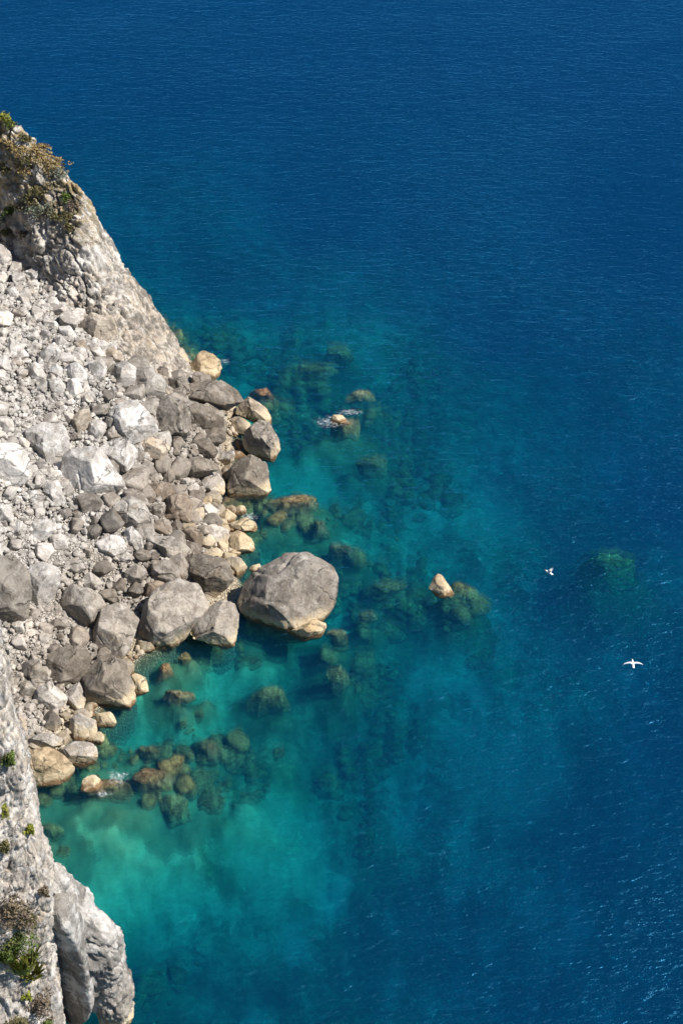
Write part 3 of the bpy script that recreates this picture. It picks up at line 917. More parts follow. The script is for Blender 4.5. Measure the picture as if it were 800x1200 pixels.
BOULDERS = [
    # region, tint, outline, label
    ('A', 'p', [(300, 520), (365, 498), (440, 560), (520, 680), (490, 720), (410, 755), (330, 735), (260, 680), (270, 600)], 'large pale wedge of limestone with a vertical crack, broadest boulder high on the scree'),
    ('A', 'w', [(100, 470), (180, 430), (270, 440), (300, 510), (250, 590), (205, 630), (150, 590), (130, 510)], 'white rounded boulder with a rusty blotch beside the cracked pale wedge'),
    ('A', 'p', [(-60, 570), (0, 510), (50, 495), (120, 520), (150, 600), (110, 660), (60, 700), (10, 670), (-50, 640)], 'smooth pale boulder cut by the photo edge below the fine scree'),
    ('A', 'p', [(420, 520), (480, 465), (560, 490), (585, 540), (555, 640), (510, 670), (450, 580)], 'blocky boulder with a bright top leaning on the cracked pale wedge'),
    ('A', 'w', [(460, 390), (560, 315), (620, 370), (670, 450), (600, 510), (540, 490), (480, 460), (455, 410)], 'jagged white peaked boulder with dark streaks at the edge of the pale scree'),
    ('A', 'p', [(460, 190), (530, 155), (575, 190), (570, 250), (510, 275), (465, 250)], 'round head sized like a ball of rock just under the grey headland foot'),
    ('A', 'g', [(560, 200), (640, 190), (720, 270), (690, 330), (620, 350), (560, 280)], 'sloping grey white slab against the foot of the grey headland wall'),
    ('A', 'd', [(650, 320), (720, 310), (790, 340), (800, 460), (740, 480), (660, 440), (640, 370)], 'grey blocky boulder just below the wide flat rock at the headland'),
    ('A', 't', [(590, 510), (700, 460), (730, 520), (680, 580), (600, 570)], 'tan stained block below the jagged white peaked boulder'),
    ('A', 'd', [(720, 235), (790, 225), (810, 290), (775, 325), (730, 310)], 'small dark grey block wedged under the wide flat rock'),
    ('A', 'p', [(35, 40), (80, 80), (120, 130), (70, 165), (30, 120)], 'triangular pale stone standing on its point in the upper scree'),
    ('A', 'p', [(160, 130), (230, 80), (260, 120), (240, 160), (190, 180)], 'pale angular stone beside the triangular one in the upper scree'),
    ('A', 'p', [(105, 180), (150, 160), (205, 215), (180, 260), (130, 235)], 'oval pale stone casting a dark shadow above the fine scree'),
    ('A', 'w', [(280, 180), (330, 165), (380, 220), (350, 255), (300, 235)], 'smooth white stone at the centre of the upper scree cluster'),
    ('A', 'p', [(380, 170), (430, 150), (460, 190), (440, 260), (390, 230)], 'upright pale stone between the smooth white stone and the round rock'),
    ('A', 'p', [(205, 235), (250, 225), (280, 270), (260, 305), (220, 290)], 'left stone of a close pair above the fine scree'),
    ('A', 'p', [(290, 240), (330, 235), (355, 285), (310, 325), (285, 290)], 'right stone of a close pair above the fine scree'),
    ('A', 'w', [(200, 180), (240, 170), (280, 200), (260, 230), (215, 210)], 'little white stone lying over the close pair of stones'),
    ('A', 't', [(310, 390), (370, 350), (390, 410), (350, 480), (315, 450)], 'upright tan flake standing over the cracked pale wedge'),
    ('A', 'p', [(375, 430), (430, 400), (450, 450), (410, 510), (370, 475)], 'pale stone squeezed between the tan flake and the bright topped block'),
    ('A', 'p', [(120, 90), (180, 80), (195, 100), (140, 115)], 'thin flat stone lying level in the upper scree'),
    ('A', 'p', [(100, 55), (150, 30), (185, 55), (140, 75)], 'flat pale stone next above the thin level one'),
    ('A', 'p', [(220, 60), (260, 45), (295, 85), (260, 110)], 'tilted pale block in the upper scree behind the angular stone'),
    ('A', 'p', [(250, 20), (300, 10), (320, 45), (280, 60)], 'pale block close below the rusty faced headland block'),
    ('A', 'p', [(-10, 140), (40, 135), (60, 190), (20, 205), (-10, 190)], 'pale stone cut by the photo edge beneath the triangular stone'),
    ('A', 't', [(310, 80), (360, 65), (375, 110), (330, 125)], 'small pinkish stone in front of the rusty faced block'),
    ('A', 'w', [(400, 95), (440, 70), (468, 90), (450, 115), (410, 112)], 'very white small stone below the rusty faced block'),
    ('A', 't', [(420, 130), (480, 100), (550, 150), (530, 165), (460, 160)], 'tan flat rock roofing the round rock under the headland'),
    ('G', 't', [(470, 530), (520, 510), (690, 550), (720, 640), (680, 720), (560, 700), (480, 610)], 'big block with a rusty orange face lodged against the headland'),
    ('G', 'p', [(90, 130), (160, 95), (230, 130), (270, 210), (180, 225), (110, 190)], 'pale block with a tan top nearest the headland greenery'),
    ('G', 'w', [(160, 250), (230, 235), (275, 270), (230, 330), (175, 310)], 'white block directly beneath the tan topped block'),
    ('G', 'p', [(370, 600), (430, 590), (470, 650), (420, 690), (375, 640)], 'pale elongated stone beside the rusty orange faced block'),
    ('G', 'p', [(30, 360), (90, 350), (130, 420), (70, 440), (30, 410)], 'pale stone at the top of the scree near the photo edge'),
    ('G', 'p', [(160, 650), (220, 640), (270, 670), (220, 700), (170, 690)], 'wide pale stone at the middle of the upper scree'),
    ('B', 'g', [(485, 95), (550, 80), (610, 110), (655, 200), (600, 235), (530, 205), (495, 140)], 'grey boulder with a snow white shoulder below the cracked pale wedge'),
    ('B', 'd', [(-80, 400), (0, 345), (50, 335), (100, 380), (120, 450), (110, 580), (30, 620), (-60, 610)], 'tall rounded boulder cut by the photo edge with a dark lower half'),
    ('B', 'p', [(130, 385), (180, 370), (240, 390), (250, 440), (220, 530), (160, 575), (120, 540), (120, 440)], 'upright pale boulder beside the tall dark bottomed one'),
    ('B', 'g', [(240, 480), (310, 460), (400, 480), (440, 540), (410, 600), (350, 630), (270, 590), (240, 540)], 'rough grey white boulder right of the upright pale one with a deep shadow below'),
    ('B', 'g', [(440, 560), (500, 530), (560, 550), (585, 600), (575, 700), (530, 770), (490, 785), (400, 740), (410, 650)], 'tall smooth tombstone shaped boulder with a yellowed foot by the green cove'),
    ('D', 'g', [(0, 420), (80, 380), (150, 400), (195, 470), (190, 500), (120, 560), (60, 635), (0, 630), (-55, 590), (-40, 510)], 'big smooth grey boulder between the tombstone shaped one and the cove'),
    ('B', 'w', [(110, 230), (170, 165), (230, 180), (240, 220), (190, 265), (130, 275)], 'white triangular boulder above the upright pale boulder'),
    ('B', 'p', [(45, 210), (80, 180), (115, 210), (100, 255), (60, 250)], 'small pale stone touching the white triangular boulder'),
    ('B', 'w', [(415, 280), (470, 235), (530, 260), (545, 300), (490, 335), (430, 310)], 'bright white boulder at the centre of the lower scree'),
    ('B', 'w', [(525, 230), (570, 205), (610, 250), (600, 285), (545, 285)], 'white stone behind the bright boulder in the lower scree'),
    ('B', 'g', [(620, 255), (730, 250), (790, 290), (830, 330), (730, 360), (690, 320), (620, 285)], 'low grey rock with a white crest running toward the water'),
    ('B', 'p', [(215, 250), (260, 240), (300, 270), (280, 305), (225, 300)], 'pale stone right below the white triangular boulder'),
    ('B', 'w', [(345, 430), (390, 405), (450, 460), (410, 485), (370, 465)], 'white flake lying over the rough grey white boulder'),
    ('B', 'g', [(650, 370), (700, 350), (770, 370), (760, 430), (710, 450), (660, 420)], 'smooth brownish grey stone behind the big smooth grey boulder'),
    ('B', 'g', [(520, 410), (580, 370), (630, 400), (600, 450), (550, 450)], 'grey stone behind the tombstone shaped boulder'),
    ('B', 'b', [(630, 450), (680, 440), (720, 470), (660, 520), (610, 490)], 'brownish stone pinched between the tombstone and the big smooth boulder'),
    ('B', 'd', [(410, 490), (480, 470), (520, 510), (490, 540), (440, 530)], 'dull grey stone on the shoulder of the tombstone shaped boulder'),
    ('B', 'p', [(280, 360), (340, 340), (370, 385), (330, 405), (285, 395)], 'pale squat stone above the white flake'),
    ('B', 'w', [(490, 345), (540, 315), (575, 345), (525, 365)], 'thin white stone below the bright white boulder'),
    ('B', 'b', [(700, 90), (790, 70), (810, 200), (720, 190), (700, 150)], 'tan brown slab beside the grey boulder with the snow white shoulder'),
    ('B', 'b', [(620, 30), (720, 20), (740, 60), (690, 110), (630, 90)], 'flat brown slab uphill from the tan brown slab'),
    ('B', 't', [(580, 560), (620, 530), (650, 560), (620, 590)], 'little rusty stone in the dark gap by the tombstone shaped boulder'),
    ('B', 'p', [(180, 10), (250, 20), (280, 110), (230, 115), (190, 60)], 'pale tilted slab in front of the cracked pale wedge'),
    ('B', 'p', [(100, 60), (180, 50), (190, 90), (130, 110)], 'low pale stone left of the pale tilted slab'),
    ('B', 'w', [(-20, 120), (40, 110), (60, 180), (20, 200), (-20, 190)], 'white stone at the photo edge above the tall dark bottomed boulder'),
    ('C', 'd', [(60, 215), (150, 190), (240, 205), (300, 240), (310, 275), (240, 310), (130, 275), (90, 265)], 'wide flat dark grey rock at the foot of the headland'),
    ('C', 't', [(290, 290), (330, 258), (420, 315), (425, 365), (370, 355), (300, 320)], 'buff triangular rock at the outer corner beyond the two leaning slabs'),
    ('C', 'd', [(225, 320), (280, 310), (265, 370), (300, 450), (250, 455), (220, 390)], 'long dark slab leaning beside a black gap'),
    ('C', 'd', [(270, 335), (300, 330), (365, 370), (320, 400), (265, 375)], 'short dark slab lying against the buff triangular rock'),
    ('C', 'g', [(320, 400), (380, 355), (440, 375), (470, 410), (460, 460), (410, 515), (370, 480), (310, 470)], 'grey boulder reaching farthest into the sea below the buff triangular rock'),
    ('C', 'd', [(280, 490), (320, 470), (370, 490), (420, 520), (415, 590), (375, 635), (285, 625), (270, 570)], 'rounded grey boulder with a bright yellow foot in the sea'),
    ('C', 'p', [(165, 575), (190, 540), (240, 535), (270, 575), (265, 605), (230, 620), (170, 600)], 'pale stone tucked behind the yellow footed boulder'),
    ('C', 'd', [(130, 280), (230, 310), (220, 390), (150, 400), (130, 350)], 'dark rectangular block inland of the long leaning slab'),
    ('C', 'd', [(60, 310), (130, 290), (130, 400), (90, 410), (60, 360)], 'dark upright block next to the jagged white peaked boulder'),
    ('C', 'd', [(130, 430), (200, 410), (230, 460), (215, 480), (150, 470)], 'low grey slab under the dark rectangular block'),
    ('C', 'p', [(215, 470), (290, 455), (300, 480), (260, 515), (225, 505)], 'pale flat stone at the lower end of the long leaning slab'),
    ('C', 'd', [(80, 490), (200, 480), (230, 520), (160, 550), (90, 545)], 'broad low grey slab inland of the pale stones by the sea'),
    ('C', 'p', [(75, 550), (110, 545), (160, 580), (155, 615), (100, 590)], 'narrow pale stone below the broad low slab'),
    ('C', 'g', [(0, 390), (50, 380), (65, 420), (40, 470), (0, 470)], 'greyish block between the jagged peak and the tan stained block'),
    ('C', 'o', [(130, 140), (160, 115), (185, 80), (228, 115), (245, 165), (212, 205), (140, 200)], 'spiky ochre rock at the very tip of the headland'),
    ('C', 'o', [(600, 350), (650, 328), (715, 330), (730, 352), (680, 366), (615, 366)], 'low yellow brown reef rock awash with white foam'),
    ('D', 'g', [(150, 510), (240, 455), (285, 465), (325, 545), (270, 615), (220, 630), (140, 585), (135, 550)], 'cream bottomed boulder between the big smooth grey one and the giant seaside boulder'),
    ('D', 'd', [(105, 290), (180, 280), (270, 300), (290, 360), (250, 410), (210, 455), (185, 440), (150, 370), (105, 320)], 'dark streaked boulder tapering down behind the giant seaside boulder'),
    ('D', 'p', [(180, 185), (220, 165), (275, 180), (280, 210), (240, 245), (185, 215)], 'pale rounded stone in the midst of the cream shore stones'),
    ('D', 'o', [(280, 205), (310, 195), (380, 240), (360, 265), (300, 275), (280, 240)], 'yellow wedge shaped rock at the water just above the giant boulder'),
    ('D', 'o', [(285, 160), (330, 145), (390, 175), (385, 190), (320, 195), (280, 180)], 'long ochre rock pointing into the sea above the yellow wedge'),
    ('D', 'b', [(95, 190), (140, 180), (205, 225), (200, 245), (150, 255), (110, 225)], 'brownish rounded stone inland of the pale rounded shore stone'),
    ('D', 'o', [(240, 135), (265, 115), (300, 140), (280, 165), (240, 160)], 'ochre knob inland of the long ochre rock'),
    ('D', 'p', [(155, 110), (200, 95), (235, 120), (230, 150), (180, 150)], 'cream stone inland of the ochre knob'),
    ('D', 'b', [(40, 80), (100, 60), (135, 90), (130, 160), (60, 160), (35, 130)], 'dull brown boulder inland of the cream shore stones'),
    ('D', 't', [(190, 260), (250, 250), (260, 280), (210, 292)], 'small buff stone above the dark streaked tapering boulder'),
    ('D', 'g', [(255, 290), (310, 285), (335, 320), (310, 365), (280, 340)], 'grey stone jammed against the back of the giant seaside boulder'),
    ('D', 'o', [(340, 322), (380, 310), (392, 330), (352, 342)], 'small cream stone peeping from behind the giant seaside boulder'),
    ('D', 'g', [(-5, 220), (60, 215), (110, 255), (90, 290), (20, 290)], 'grey lump with a bleached back inland of the dark streaked boulder'),
    ('D', 'g', [(0, 305), (60, 295), (100, 330), (90, 370), (30, 380), (0, 360)], 'squarish grey stone over the big smooth grey boulder'),
    ('D', 'o', [(150, 65), (210, 68), (232, 82), (200, 97), (160, 90)], 'flat ochre stone below the pale stone behind the yellow footed boulder'),
    ('D', 'o', [(290, 105), (330, 100), (345, 130), (300, 136)], 'small ochre rock at the water beside the submerged weedy reef'),
    ('D', 'o', [(275, 260), (312, 255), (316, 280), (280, 287)], 'small ochre rock under the yellow wedge'),
    ('E', 'd', [(345, 130), (410, 105), (490, 120), (525, 190), (520, 260), (490, 315), (430, 305), (345, 270), (335, 200)], 'square shouldered grey boulder beside the turquoise cove'),
    ('E', 'd', [(190, 100), (230, 70), (340, 60), (355, 90), (340, 150), (310, 190), (255, 215), (195, 170)], 'dark boulder inland of the square shouldered grey one'),
    ('E', 'o', [(510, 155), (580, 190), (600, 225), (530, 255), (518, 200)], 'cream pointed rock behind the square shouldered boulder at the water'),
    ('E', 'w', [(145, 230), (205, 195), (245, 225), (260, 270), (230, 305), (180, 315), (140, 275)], 'whitest egg shaped boulder by the shallow green pool'),
    ('E', 'p', [(255, 230), (310, 200), (340, 260), (330, 295), (275, 305), (255, 270)], 'cream boulder between the white egg and the square shouldered one'),
    ('E', 'g', [(70, 130), (150, 110), (195, 180), (140, 215), (85, 180)], 'flat grey slab above the white egg shaped boulder'),
    ('E', 'p', [(270, 350), (310, 325), (370, 350), (375, 400), (330, 430), (280, 420)], 'pale faceted rock standing in the edge of the cove'),
    ('E', 'w', [(115, 410), (150, 395), (240, 405), (245, 440), (190, 455), (130, 450)], 'low white oblong rock in the shallow green pool'),
    ('E', 'p', [(240, 465), (300, 435), (370, 440), (395, 480), (380, 510), (320, 535), (270, 510)], 'smooth lilac topped oval rock in the edge of the cove'),
    ('E', 'o', [(80, 490), (190, 455), (260, 500), (285, 545), (260, 590), (110, 605), (85, 560)], 'large yellow sided rock beside the near cliff and the cove'),
    ('E', 'o', [(375, 325), (420, 310), (465, 345), (440, 375), (385, 372)], 'brown ochre rock at the foot of the square shouldered boulder'),
    ('E', 'o', [(330, 430), (390, 390), (412, 420), (392, 442)], 'ochre ledge touching the pale faceted rock'),
    ('E', 'o', [(310, 590), (370, 560), (420, 575), (430, 620), (360, 640), (305, 625)], 'round ochre rock awash in the cove with foam behind it'),
    ('E', 'p', [(88, 288), (130, 280), (142, 308), (100, 325)], 'small pale stone at the rim of the shallow green pool'),
    ('E', 't', [(58, 340), (100, 330), (106, 390), (65, 412)], 'buff stone between the near cliff and the shallow green pool'),
    ('E', 'g', [(65, 205), (140, 190), (138, 255), (70, 262)], 'plain grey slab left of the white egg shaped boulder'),
    ('P', 'o', [(501, 694), (508, 679), (513, 674), (518, 676), (527, 690), (531, 697), (520, 700), (506, 699)], 'lone pointed orange rock standing out in the open sea'),
]
GIANT = [(300, 385), (340, 340), (410, 295), (550, 290), (620, 325), (665, 375), (660, 440), (610, 495), (540, 565), (455, 575), (380, 545), (350, 500), (305, 460)]

placed = []          # (x, y, radius) of every boulder, so that loose stones lie between them


def add_rock(name, poly, seed, tint, label, group=None, mat=None, **kw):
    C, P, Fc, sz = shaped_rock(poly, seed, **kw)
    o = link(name, mesh_np(name, P, Fc), mat or M_ROCK, C)
    o.color = (*TINT[tint], 1)
    tag(o, label, 'boulder' if sz > 1.3 else 'rock', group)
    placed.append((C[0], C[1], sz * .5))
    return o


for i, (rg, tint, poly, label) in enumerate(BOULDERS):
    ox, oy, s = REG[rg]
    pl = [(ox + x * s, oy + y * s) for x, y in poly]
    w = max(p[0] for p in pl) - min(p[0] for p in pl)
    kw = dict(sub=6 if w > 38 else 5 if w > 18 else 4, thick=.85, hard=60.0, amp=.03, lift=.31)
    if 'awash' in label:
        kw.update(lift=.05, thick=.6, amp=.05)
    if 'lone pointed' in label:
        kw.update(lift=.25, thick=.8, cuts=0, amp=.05)
    if 'spiky' in label:
        kw.update(amp=.07, lift=.3)
    add_rock('boulder' if w > 14 else 'rock', pl, 100 + i, tint, label, 'boulders and rocks fallen on the shore', **kw)

giant = add_rock('boulder', [(180 + x * .325, 560 + y * .325) for x, y in GIANT], 777, 'g',
                 'giant faceted grey boulder with a pale top standing at the water edge', 'boulders and rocks fallen on the shore', sub=6, thick=.85, hard=40.0, amp=.026, lift=.22, chip=.03)
# the wet ochre ledge that juts from under it toward the sea
C, P, Fc, sz = shaped_rock([(180 + x * .325, 560 + y * .325) for x, y in [(480, 560), (530, 535), (600, 500), (622, 530), (598, 575), (530, 592)]], 778, thick=1.2, sub=5, amp=.05, depth_at=.15)
led = link('ledge', mesh_np('ledge', P, Fc), M_ROCK, C - np.array(giant.location), giant)
led.color = (.9, .7, .42, 1)
led['label'] = 'wet ochre ledge under the boulder'

# ------------------------------------------------------------------ the spur at the lower left
def ring_loft(name, rows, thick, seed, nrow, nring, mat, power=2.6, amp=.1):
    """rows: (left pixel, right pixel, y at left, y at right); each row becomes a closed rounded section"""
    S = []
    for (lx, ly), (rx, ry), yl, yr in rows:
        S.append((at_y(lx, ly, yl), at_y(rx, ry, yr)))
    L = np.array([a for a, b in S])
    R = np.array([b for a, b in S])
    t = np.linspace(0, len(S) - 1, nrow)
    i = np.clip(t.astype(int), 0, len(S) - 2)
    f = (t - i)[:, None]
    f = f * f * (3 - 2 * f) * .5 + f * .5
    L, R = L[i] * (1 - f) + L[i + 1] * f, R[i] * (1 - f) + R[i + 1] * f
    C, H = (L + R) / 2, (R - L) / 2
    a = np.linspace(0, 2 * PI, nring, endpoint=False)
    ca = np.sign(np.cos(a)) * np.abs(np.cos(a)) ** (2 / power)
    sa = np.sign(np.sin(a)) * np.abs(np.sin(a)) ** (2 / power)
    hw = np.linalg.norm(H, axis=1)
    th = np.minimum(thick, hw * 1.4 + .1)
    P = C[:, None, :] + H[:, None, :] * ca[None, :, None] + np.array([.15, .85, .5])[None, None, :] * (sa[None, :, None] * th[:, None, None])
    Nn = P - C[:, None, :]
    Nn /= np.linalg.norm(Nn, axis=2, keepdims=True) + 1e-9
    P, Nn = P.reshape(-1, 3), Nn.reshape(-1, 3)
    P = rough_rock(P, Nn, amp, amp * 1.6, amp * 1.1, seed, (.45, .1, -.9), .3, 2.6)
    fc = []
    for r in range(nrow - 1):
        for k in range(nring):
            k2 = (k + 1) % nring
            fc.append((r * nring + k, r * nring + k2, (r + 1) * nring + k2, (r + 1) * nring + k))
    c0, c1 = len(P), len(P) + 1
    P = np.concatenate([P, [P[:nring].mean(0)], [P[-nring:].mean(0)]])
    for k in range(nring):
        k2 = (k + 1) % nring
        fc.append((c0, k2, k, k))
        fc.append((c1, (nrow - 1) * nring + k, (nrow - 1) * nring + k2, (nrow - 1) * nring + k2))
    me = bpy.data.meshes.new(name)
    me.from_pydata([tuple(p) for p in P], [], [tuple(dict.fromkeys(q)) for q in fc])
    for p in me.polygons:
        p.use_smooth = True
    me.validate()
    return link(name, me, mat)


def E7(x, y):
    return (x * .3, 960 + y * .3)


sp = ring_loft('rock_spur', [(E7(175, 190), E7(190, 205), 47.6, 47.6), (E7(180, 250), E7(250, 255), 47.8, 47.8), (E7(200, 330), E7(305, 330), 48.0, 48.0), (E7(245, 390), E7(370, 395), 48.3, 48.3), (E7(300, 470), E7(455, 465), 48.6, 48.6),
                             (E7(330, 540), E7(482, 540), 48.9, 48.9), (E7(362, 610), E7(474, 610), 49.1, 49.1), (E7(385, 680), E7(500, 680), 49.3, 49.3),
                             (E7(405, 740), E7(518, 745), 49.4, 49.4), (E7(432, 782), E7(500, 778), 49.5, 49.5), (E7(440, 860), E7(500, 850), 49.6, 49.6)], 1.0, 31, 150, 90, M_SPUR, 2.4, .17)
tag(sp, 'pale rock spur ending in a rounded toe in the sea below the near cliff', 'rock')
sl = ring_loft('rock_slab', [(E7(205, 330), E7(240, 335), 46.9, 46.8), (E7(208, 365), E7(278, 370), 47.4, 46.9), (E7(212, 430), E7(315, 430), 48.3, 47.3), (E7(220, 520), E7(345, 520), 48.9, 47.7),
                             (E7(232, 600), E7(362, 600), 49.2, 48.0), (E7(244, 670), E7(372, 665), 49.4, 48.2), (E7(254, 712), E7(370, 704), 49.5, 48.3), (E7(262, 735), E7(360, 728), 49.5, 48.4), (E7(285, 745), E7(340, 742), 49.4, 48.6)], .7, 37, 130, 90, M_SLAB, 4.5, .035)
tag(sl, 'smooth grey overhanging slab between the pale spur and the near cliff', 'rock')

# ------------------------------------------------------------------ loose stones of the scree
PROTO = []
for k in range(16):
    r_ = np.random.default_rng(900 + k)
    m = 13
    nn = r_.normal(size=(m, 3))
    nn /= np.linalg.norm(nn, axis=1)[:, None]
    nn = np.concatenate([nn, -nn[:5], np.eye(3), -np.eye(3)])
    asp = np.array([r_.uniform(.8, 1.25), r_.uniform(.7, 1.0), r_.uniform(.5, .8)])
    ds = np.linalg.norm(nn * asp, axis=1) * r_.uniform(.68, 1.0, len(nn)) * .5
    P, Fc = polytope(nn, ds, 4, np.diag(asp), 44.0, .025, 900 + k, 1.0, .03)
    PROTO.append((P, Fc, mesh_np('stone', P, Fc)))
    PROTO[-1][2].materials.append(M_STONE)


def rot_mat(r_):
    a, b, c = r_.uniform(-.5, .5), r_.uniform(-.5, .5), r_.uniform(0, 2 * PI)
    ca, sa, cb, sb, cc, s_ = math.cos(a), math.sin(a), math.cos(b), math.sin(b), math.cos(c), math.sin(c)
    return np.array([[cc, -s_, 0], [s_, cc, 0], [0, 0, 1]]) @ np.array([[1, 0, 0], [0, ca, -sa], [0, sa, ca]]) @ np.array([[cb, 0, sb], [0, 1, 0], [-sb, 0, cb]]), (a, b, c)


# outline (photograph pixels) of the ground the stones lie on
SCREE_PX = np.array([(-25, 265), (0, 285), (44, 322), (84, 362), (132, 405), (168, 440), (225, 470), (270, 470), (290, 560), (290, 640), (250, 720), (165, 765), (130, 830),
                     (70, 900), (20, 900), (5, 830), (-5, 785), (-30, 740)], float)


def in_poly(x, y, poly):
    return signed_dist(np.array([x]), np.array([y]), poly)[0] > 0


def project(p):
    d = np.asarray(p) - CAM
    dz = d @ FV
    return 400 + F * (d @ RV) / dz, 600 - F * (d @ UV) / dz


occ = [list(t) for t in placed]


def free(x, y, r, slack):
    for ox, oy, orr in occ:
        if (x - ox) ** 2 + (y - oy) ** 2 < ((orr + r) * slack) ** 2:
            return False
    return True


sr = np.random.default_rng(5)
STONE_LABEL = {'cream': 'cream yellow stone at the waterline beside the long ochre rock', 'upper': 'loose pale limestone stone lying in the upper scree under the headland', 'lower': 'loose brownish grey limestone stone lying low on the scree among the shore boulders'}
spots = []
tries = 0
BAND = [(np.array([(120, 430), (240, 445), (290, 500), (285, 600), (240, 660), (150, 700), (120, 560)], float), 1.1, 2.2, 'band', 64, .58),
        (np.array([(200, 585), (300, 590), (305, 650), (215, 665)], float), .7, 1.3, 'cream', 26, .62)]
for zone, s0, s1, kind_, want, slack in BAND:
    got = 0
    for _ in range(4000):
        px, py = sr.uniform(120, 310), sr.uniform(430, 700)
        if got >= want or not in_poly(px, py, zone):
            continue
        C = march(px, py)
        s = sr.uniform(s0, s1)
        if not free(C[0], C[1], s * .45, slack):
            continue
        spots.append((C, s, kind_))
        occ.append([C[0], C[1], s * .45])
        got += 1
gap = lambda C: perlin(np.array([[C[0] * .22, C[1] * .22, 3.3]]), 8)[0]
while len(spots) < 298 and tries < 60000:
    tries += 1
    px, py = sr.uniform(-20, 290), sr.uniform(270, 900)
    if not in_poly(px, py, SCREE_PX):
        continue
    C = march(px, py)
    grad = np.clip(1.25 - tries / 60000, .5, 1.2)
    s = (.5 + 1.1 * sr.random() ** 1.6) * grad
    if not free(C[0], C[1], s * .45, .80):
        continue
    if signed_dist(np.array([C[0]]), np.array([C[1]]))[0] < -.8:
        continue
    if s < .9 and gap(C) < -.12:       # fans of bare gravel
        continue
    spots.append((C, s, ''))
    occ.append([C[0], C[1], s * .45])
occ_np = np.array(occ)
for i, (C, s, kind_) in enumerate(spots):
    k = int(sr.integers(len(PROTO)))
    o = bpy.data.objects.new('stone', PROTO[k][2])
    COL.objects.link(o)
    o.location = (C[0], C[1], land_h(C[0], C[1]) + .10 * s)
    _, e = rot_mat(sr)
    o.rotation_euler = e
    o.scale = (s, s, s)
    upper = kind_ == '' and (C[1] > 87 or C[0] < -15)
    t = sr.uniform(.82, 1.12) if upper else sr.uniform(.40, .70)
    wm = sr.uniform(.93, 1.0)
    o.color = (t, t * (.985 if upper else .955) * wm ** .5, t * (.965 if upper else .90) * wm, 1)
    z = 'upper' if upper else 'lower'
    if kind_ == 'cream':
        t = sr.uniform(.85, 1.05)
        o.color = (t, t * .9, t * .72, 1)
        z = 'cream'
    tag(o, STONE_LABEL[z], 'stone', 'cream stones at the waterline' if z == 'cream' else 'loose stones of the %s scree' % z)

# the finer rubble nobody could count: one mesh
small_proto = []
for k in range(10):
    r_ = np.random.default_rng(1500 + k)
    nn = r_.normal(size=(11, 3))
    nn /= np.linalg.norm(nn, axis=1)[:, None]
    nn = np.concatenate([nn, np.eye(3), -np.eye(3)])
    asp = np.array([r_.uniform(.8, 1.25), r_.uniform(.7, 1.0), r_.uniform(.5, .8)])
    ds = np.linalg.norm(nn * asp, axis=1) * r_.uniform(.7, 1.0, len(nn)) * .5
    small_proto.append(polytope(nn, ds, 2, np.diag(asp), 60.0, .02, 1500 + k, 1.0, .0))
NR = 15000
qx = sr.uniform(-24, -3, NR * 4)
qy = sr.uniform(58, 106, NR * 4)
hz = land_h(qx, qy)
sd = signed_dist(qx, qy)
pp = np.stack([qx, qy, hz], 1) - CAM
dz = pp @ FV
ppx, ppy = 400 + F * (pp @ RV) / dz, 600 - F * (pp @ UV) / dz
ok = (signed_dist(ppx, ppy, SCREE_PX) > 0) & (sd > -.6)
qx, qy, hz = qx[ok][:NR], qy[ok][:NR], hz[ok][:NR]
VV, FF, off = [], [], 0
for x, y, z in zip(qx, qy, hz):
    s = .14 + .42 * sr.random() ** 2.4
    d = np.hypot(occ_np[:, 0] - x, occ_np[:, 1] - y) - occ_np[:, 2] * .8
    if d.min() < 0:
        continue
    P, Fc = small_proto[int(sr.integers(10))]
    Rm, _ = rot_mat(sr)
    VV.append((P * s) @ Rm.T + np.array([x, y, z + .12 * s + sr.uniform(0, .06)]))
    FF.append(Fc + off)
    off += len(P)
rub = link('rubble', mesh_np('rubble', np.concatenate(VV), np.concatenate(FF), False), M_STONE)
rub.color = (.98, .965, .94, 1)
tag(rub, kind='stuff')

for i, (px, py, hw, hh, dtop, tint, label) in enumerate(REEF):
    dtop = min(dtop, .5 + .45 * dtop)
    r_ = np.random.default_rng(400 + i)
    ang = np.sort(r_.uniform(0, 2 * PI, 9) * .35 + np.linspace(0, 2 * PI, 9, endpoint=False))
    poly = [(px + hw * math.cos(a) * r_.uniform(.85, 1.1), py + hh * math.sin(a) * r_.uniform(.85, 1.1)) for a in ang]
    k = 105.0 / F
    C, P, Fc, sz = shaped_rock(poly, 400 + i, thick=.9, sub=5, hard=8.0, amp=.13, depth_at=-dtop - hh * k * .45, chip=.06)
    top = (P[:, 2] + C[2]).max()
    C = C - np.array([0, 0, max(0, top + .08)])
    floor_z = float(seabed_h(np.array([C[0]]), np.array([C[1]]))[0]) - .8
    low = P[:, 2].min()
    kz = min(2.0, max(1.0, (C[2] - floor_z) / -low))
    dn = np.clip(-P[:, 2] / -low, 0, 1)
    P = np.where(P[:, 2:3] < 0, P * np.array([1, 1, kz]) + P * np.array([.6, .6, 0]) * dn[:, None], P)
    o = link('reef_rock', mesh_np('reef_rock', P, Fc), M_REEF, C)
    o.color = (*tint, 1)
    tag(o, label, 'reef rock', 'reef rocks seen through the water')

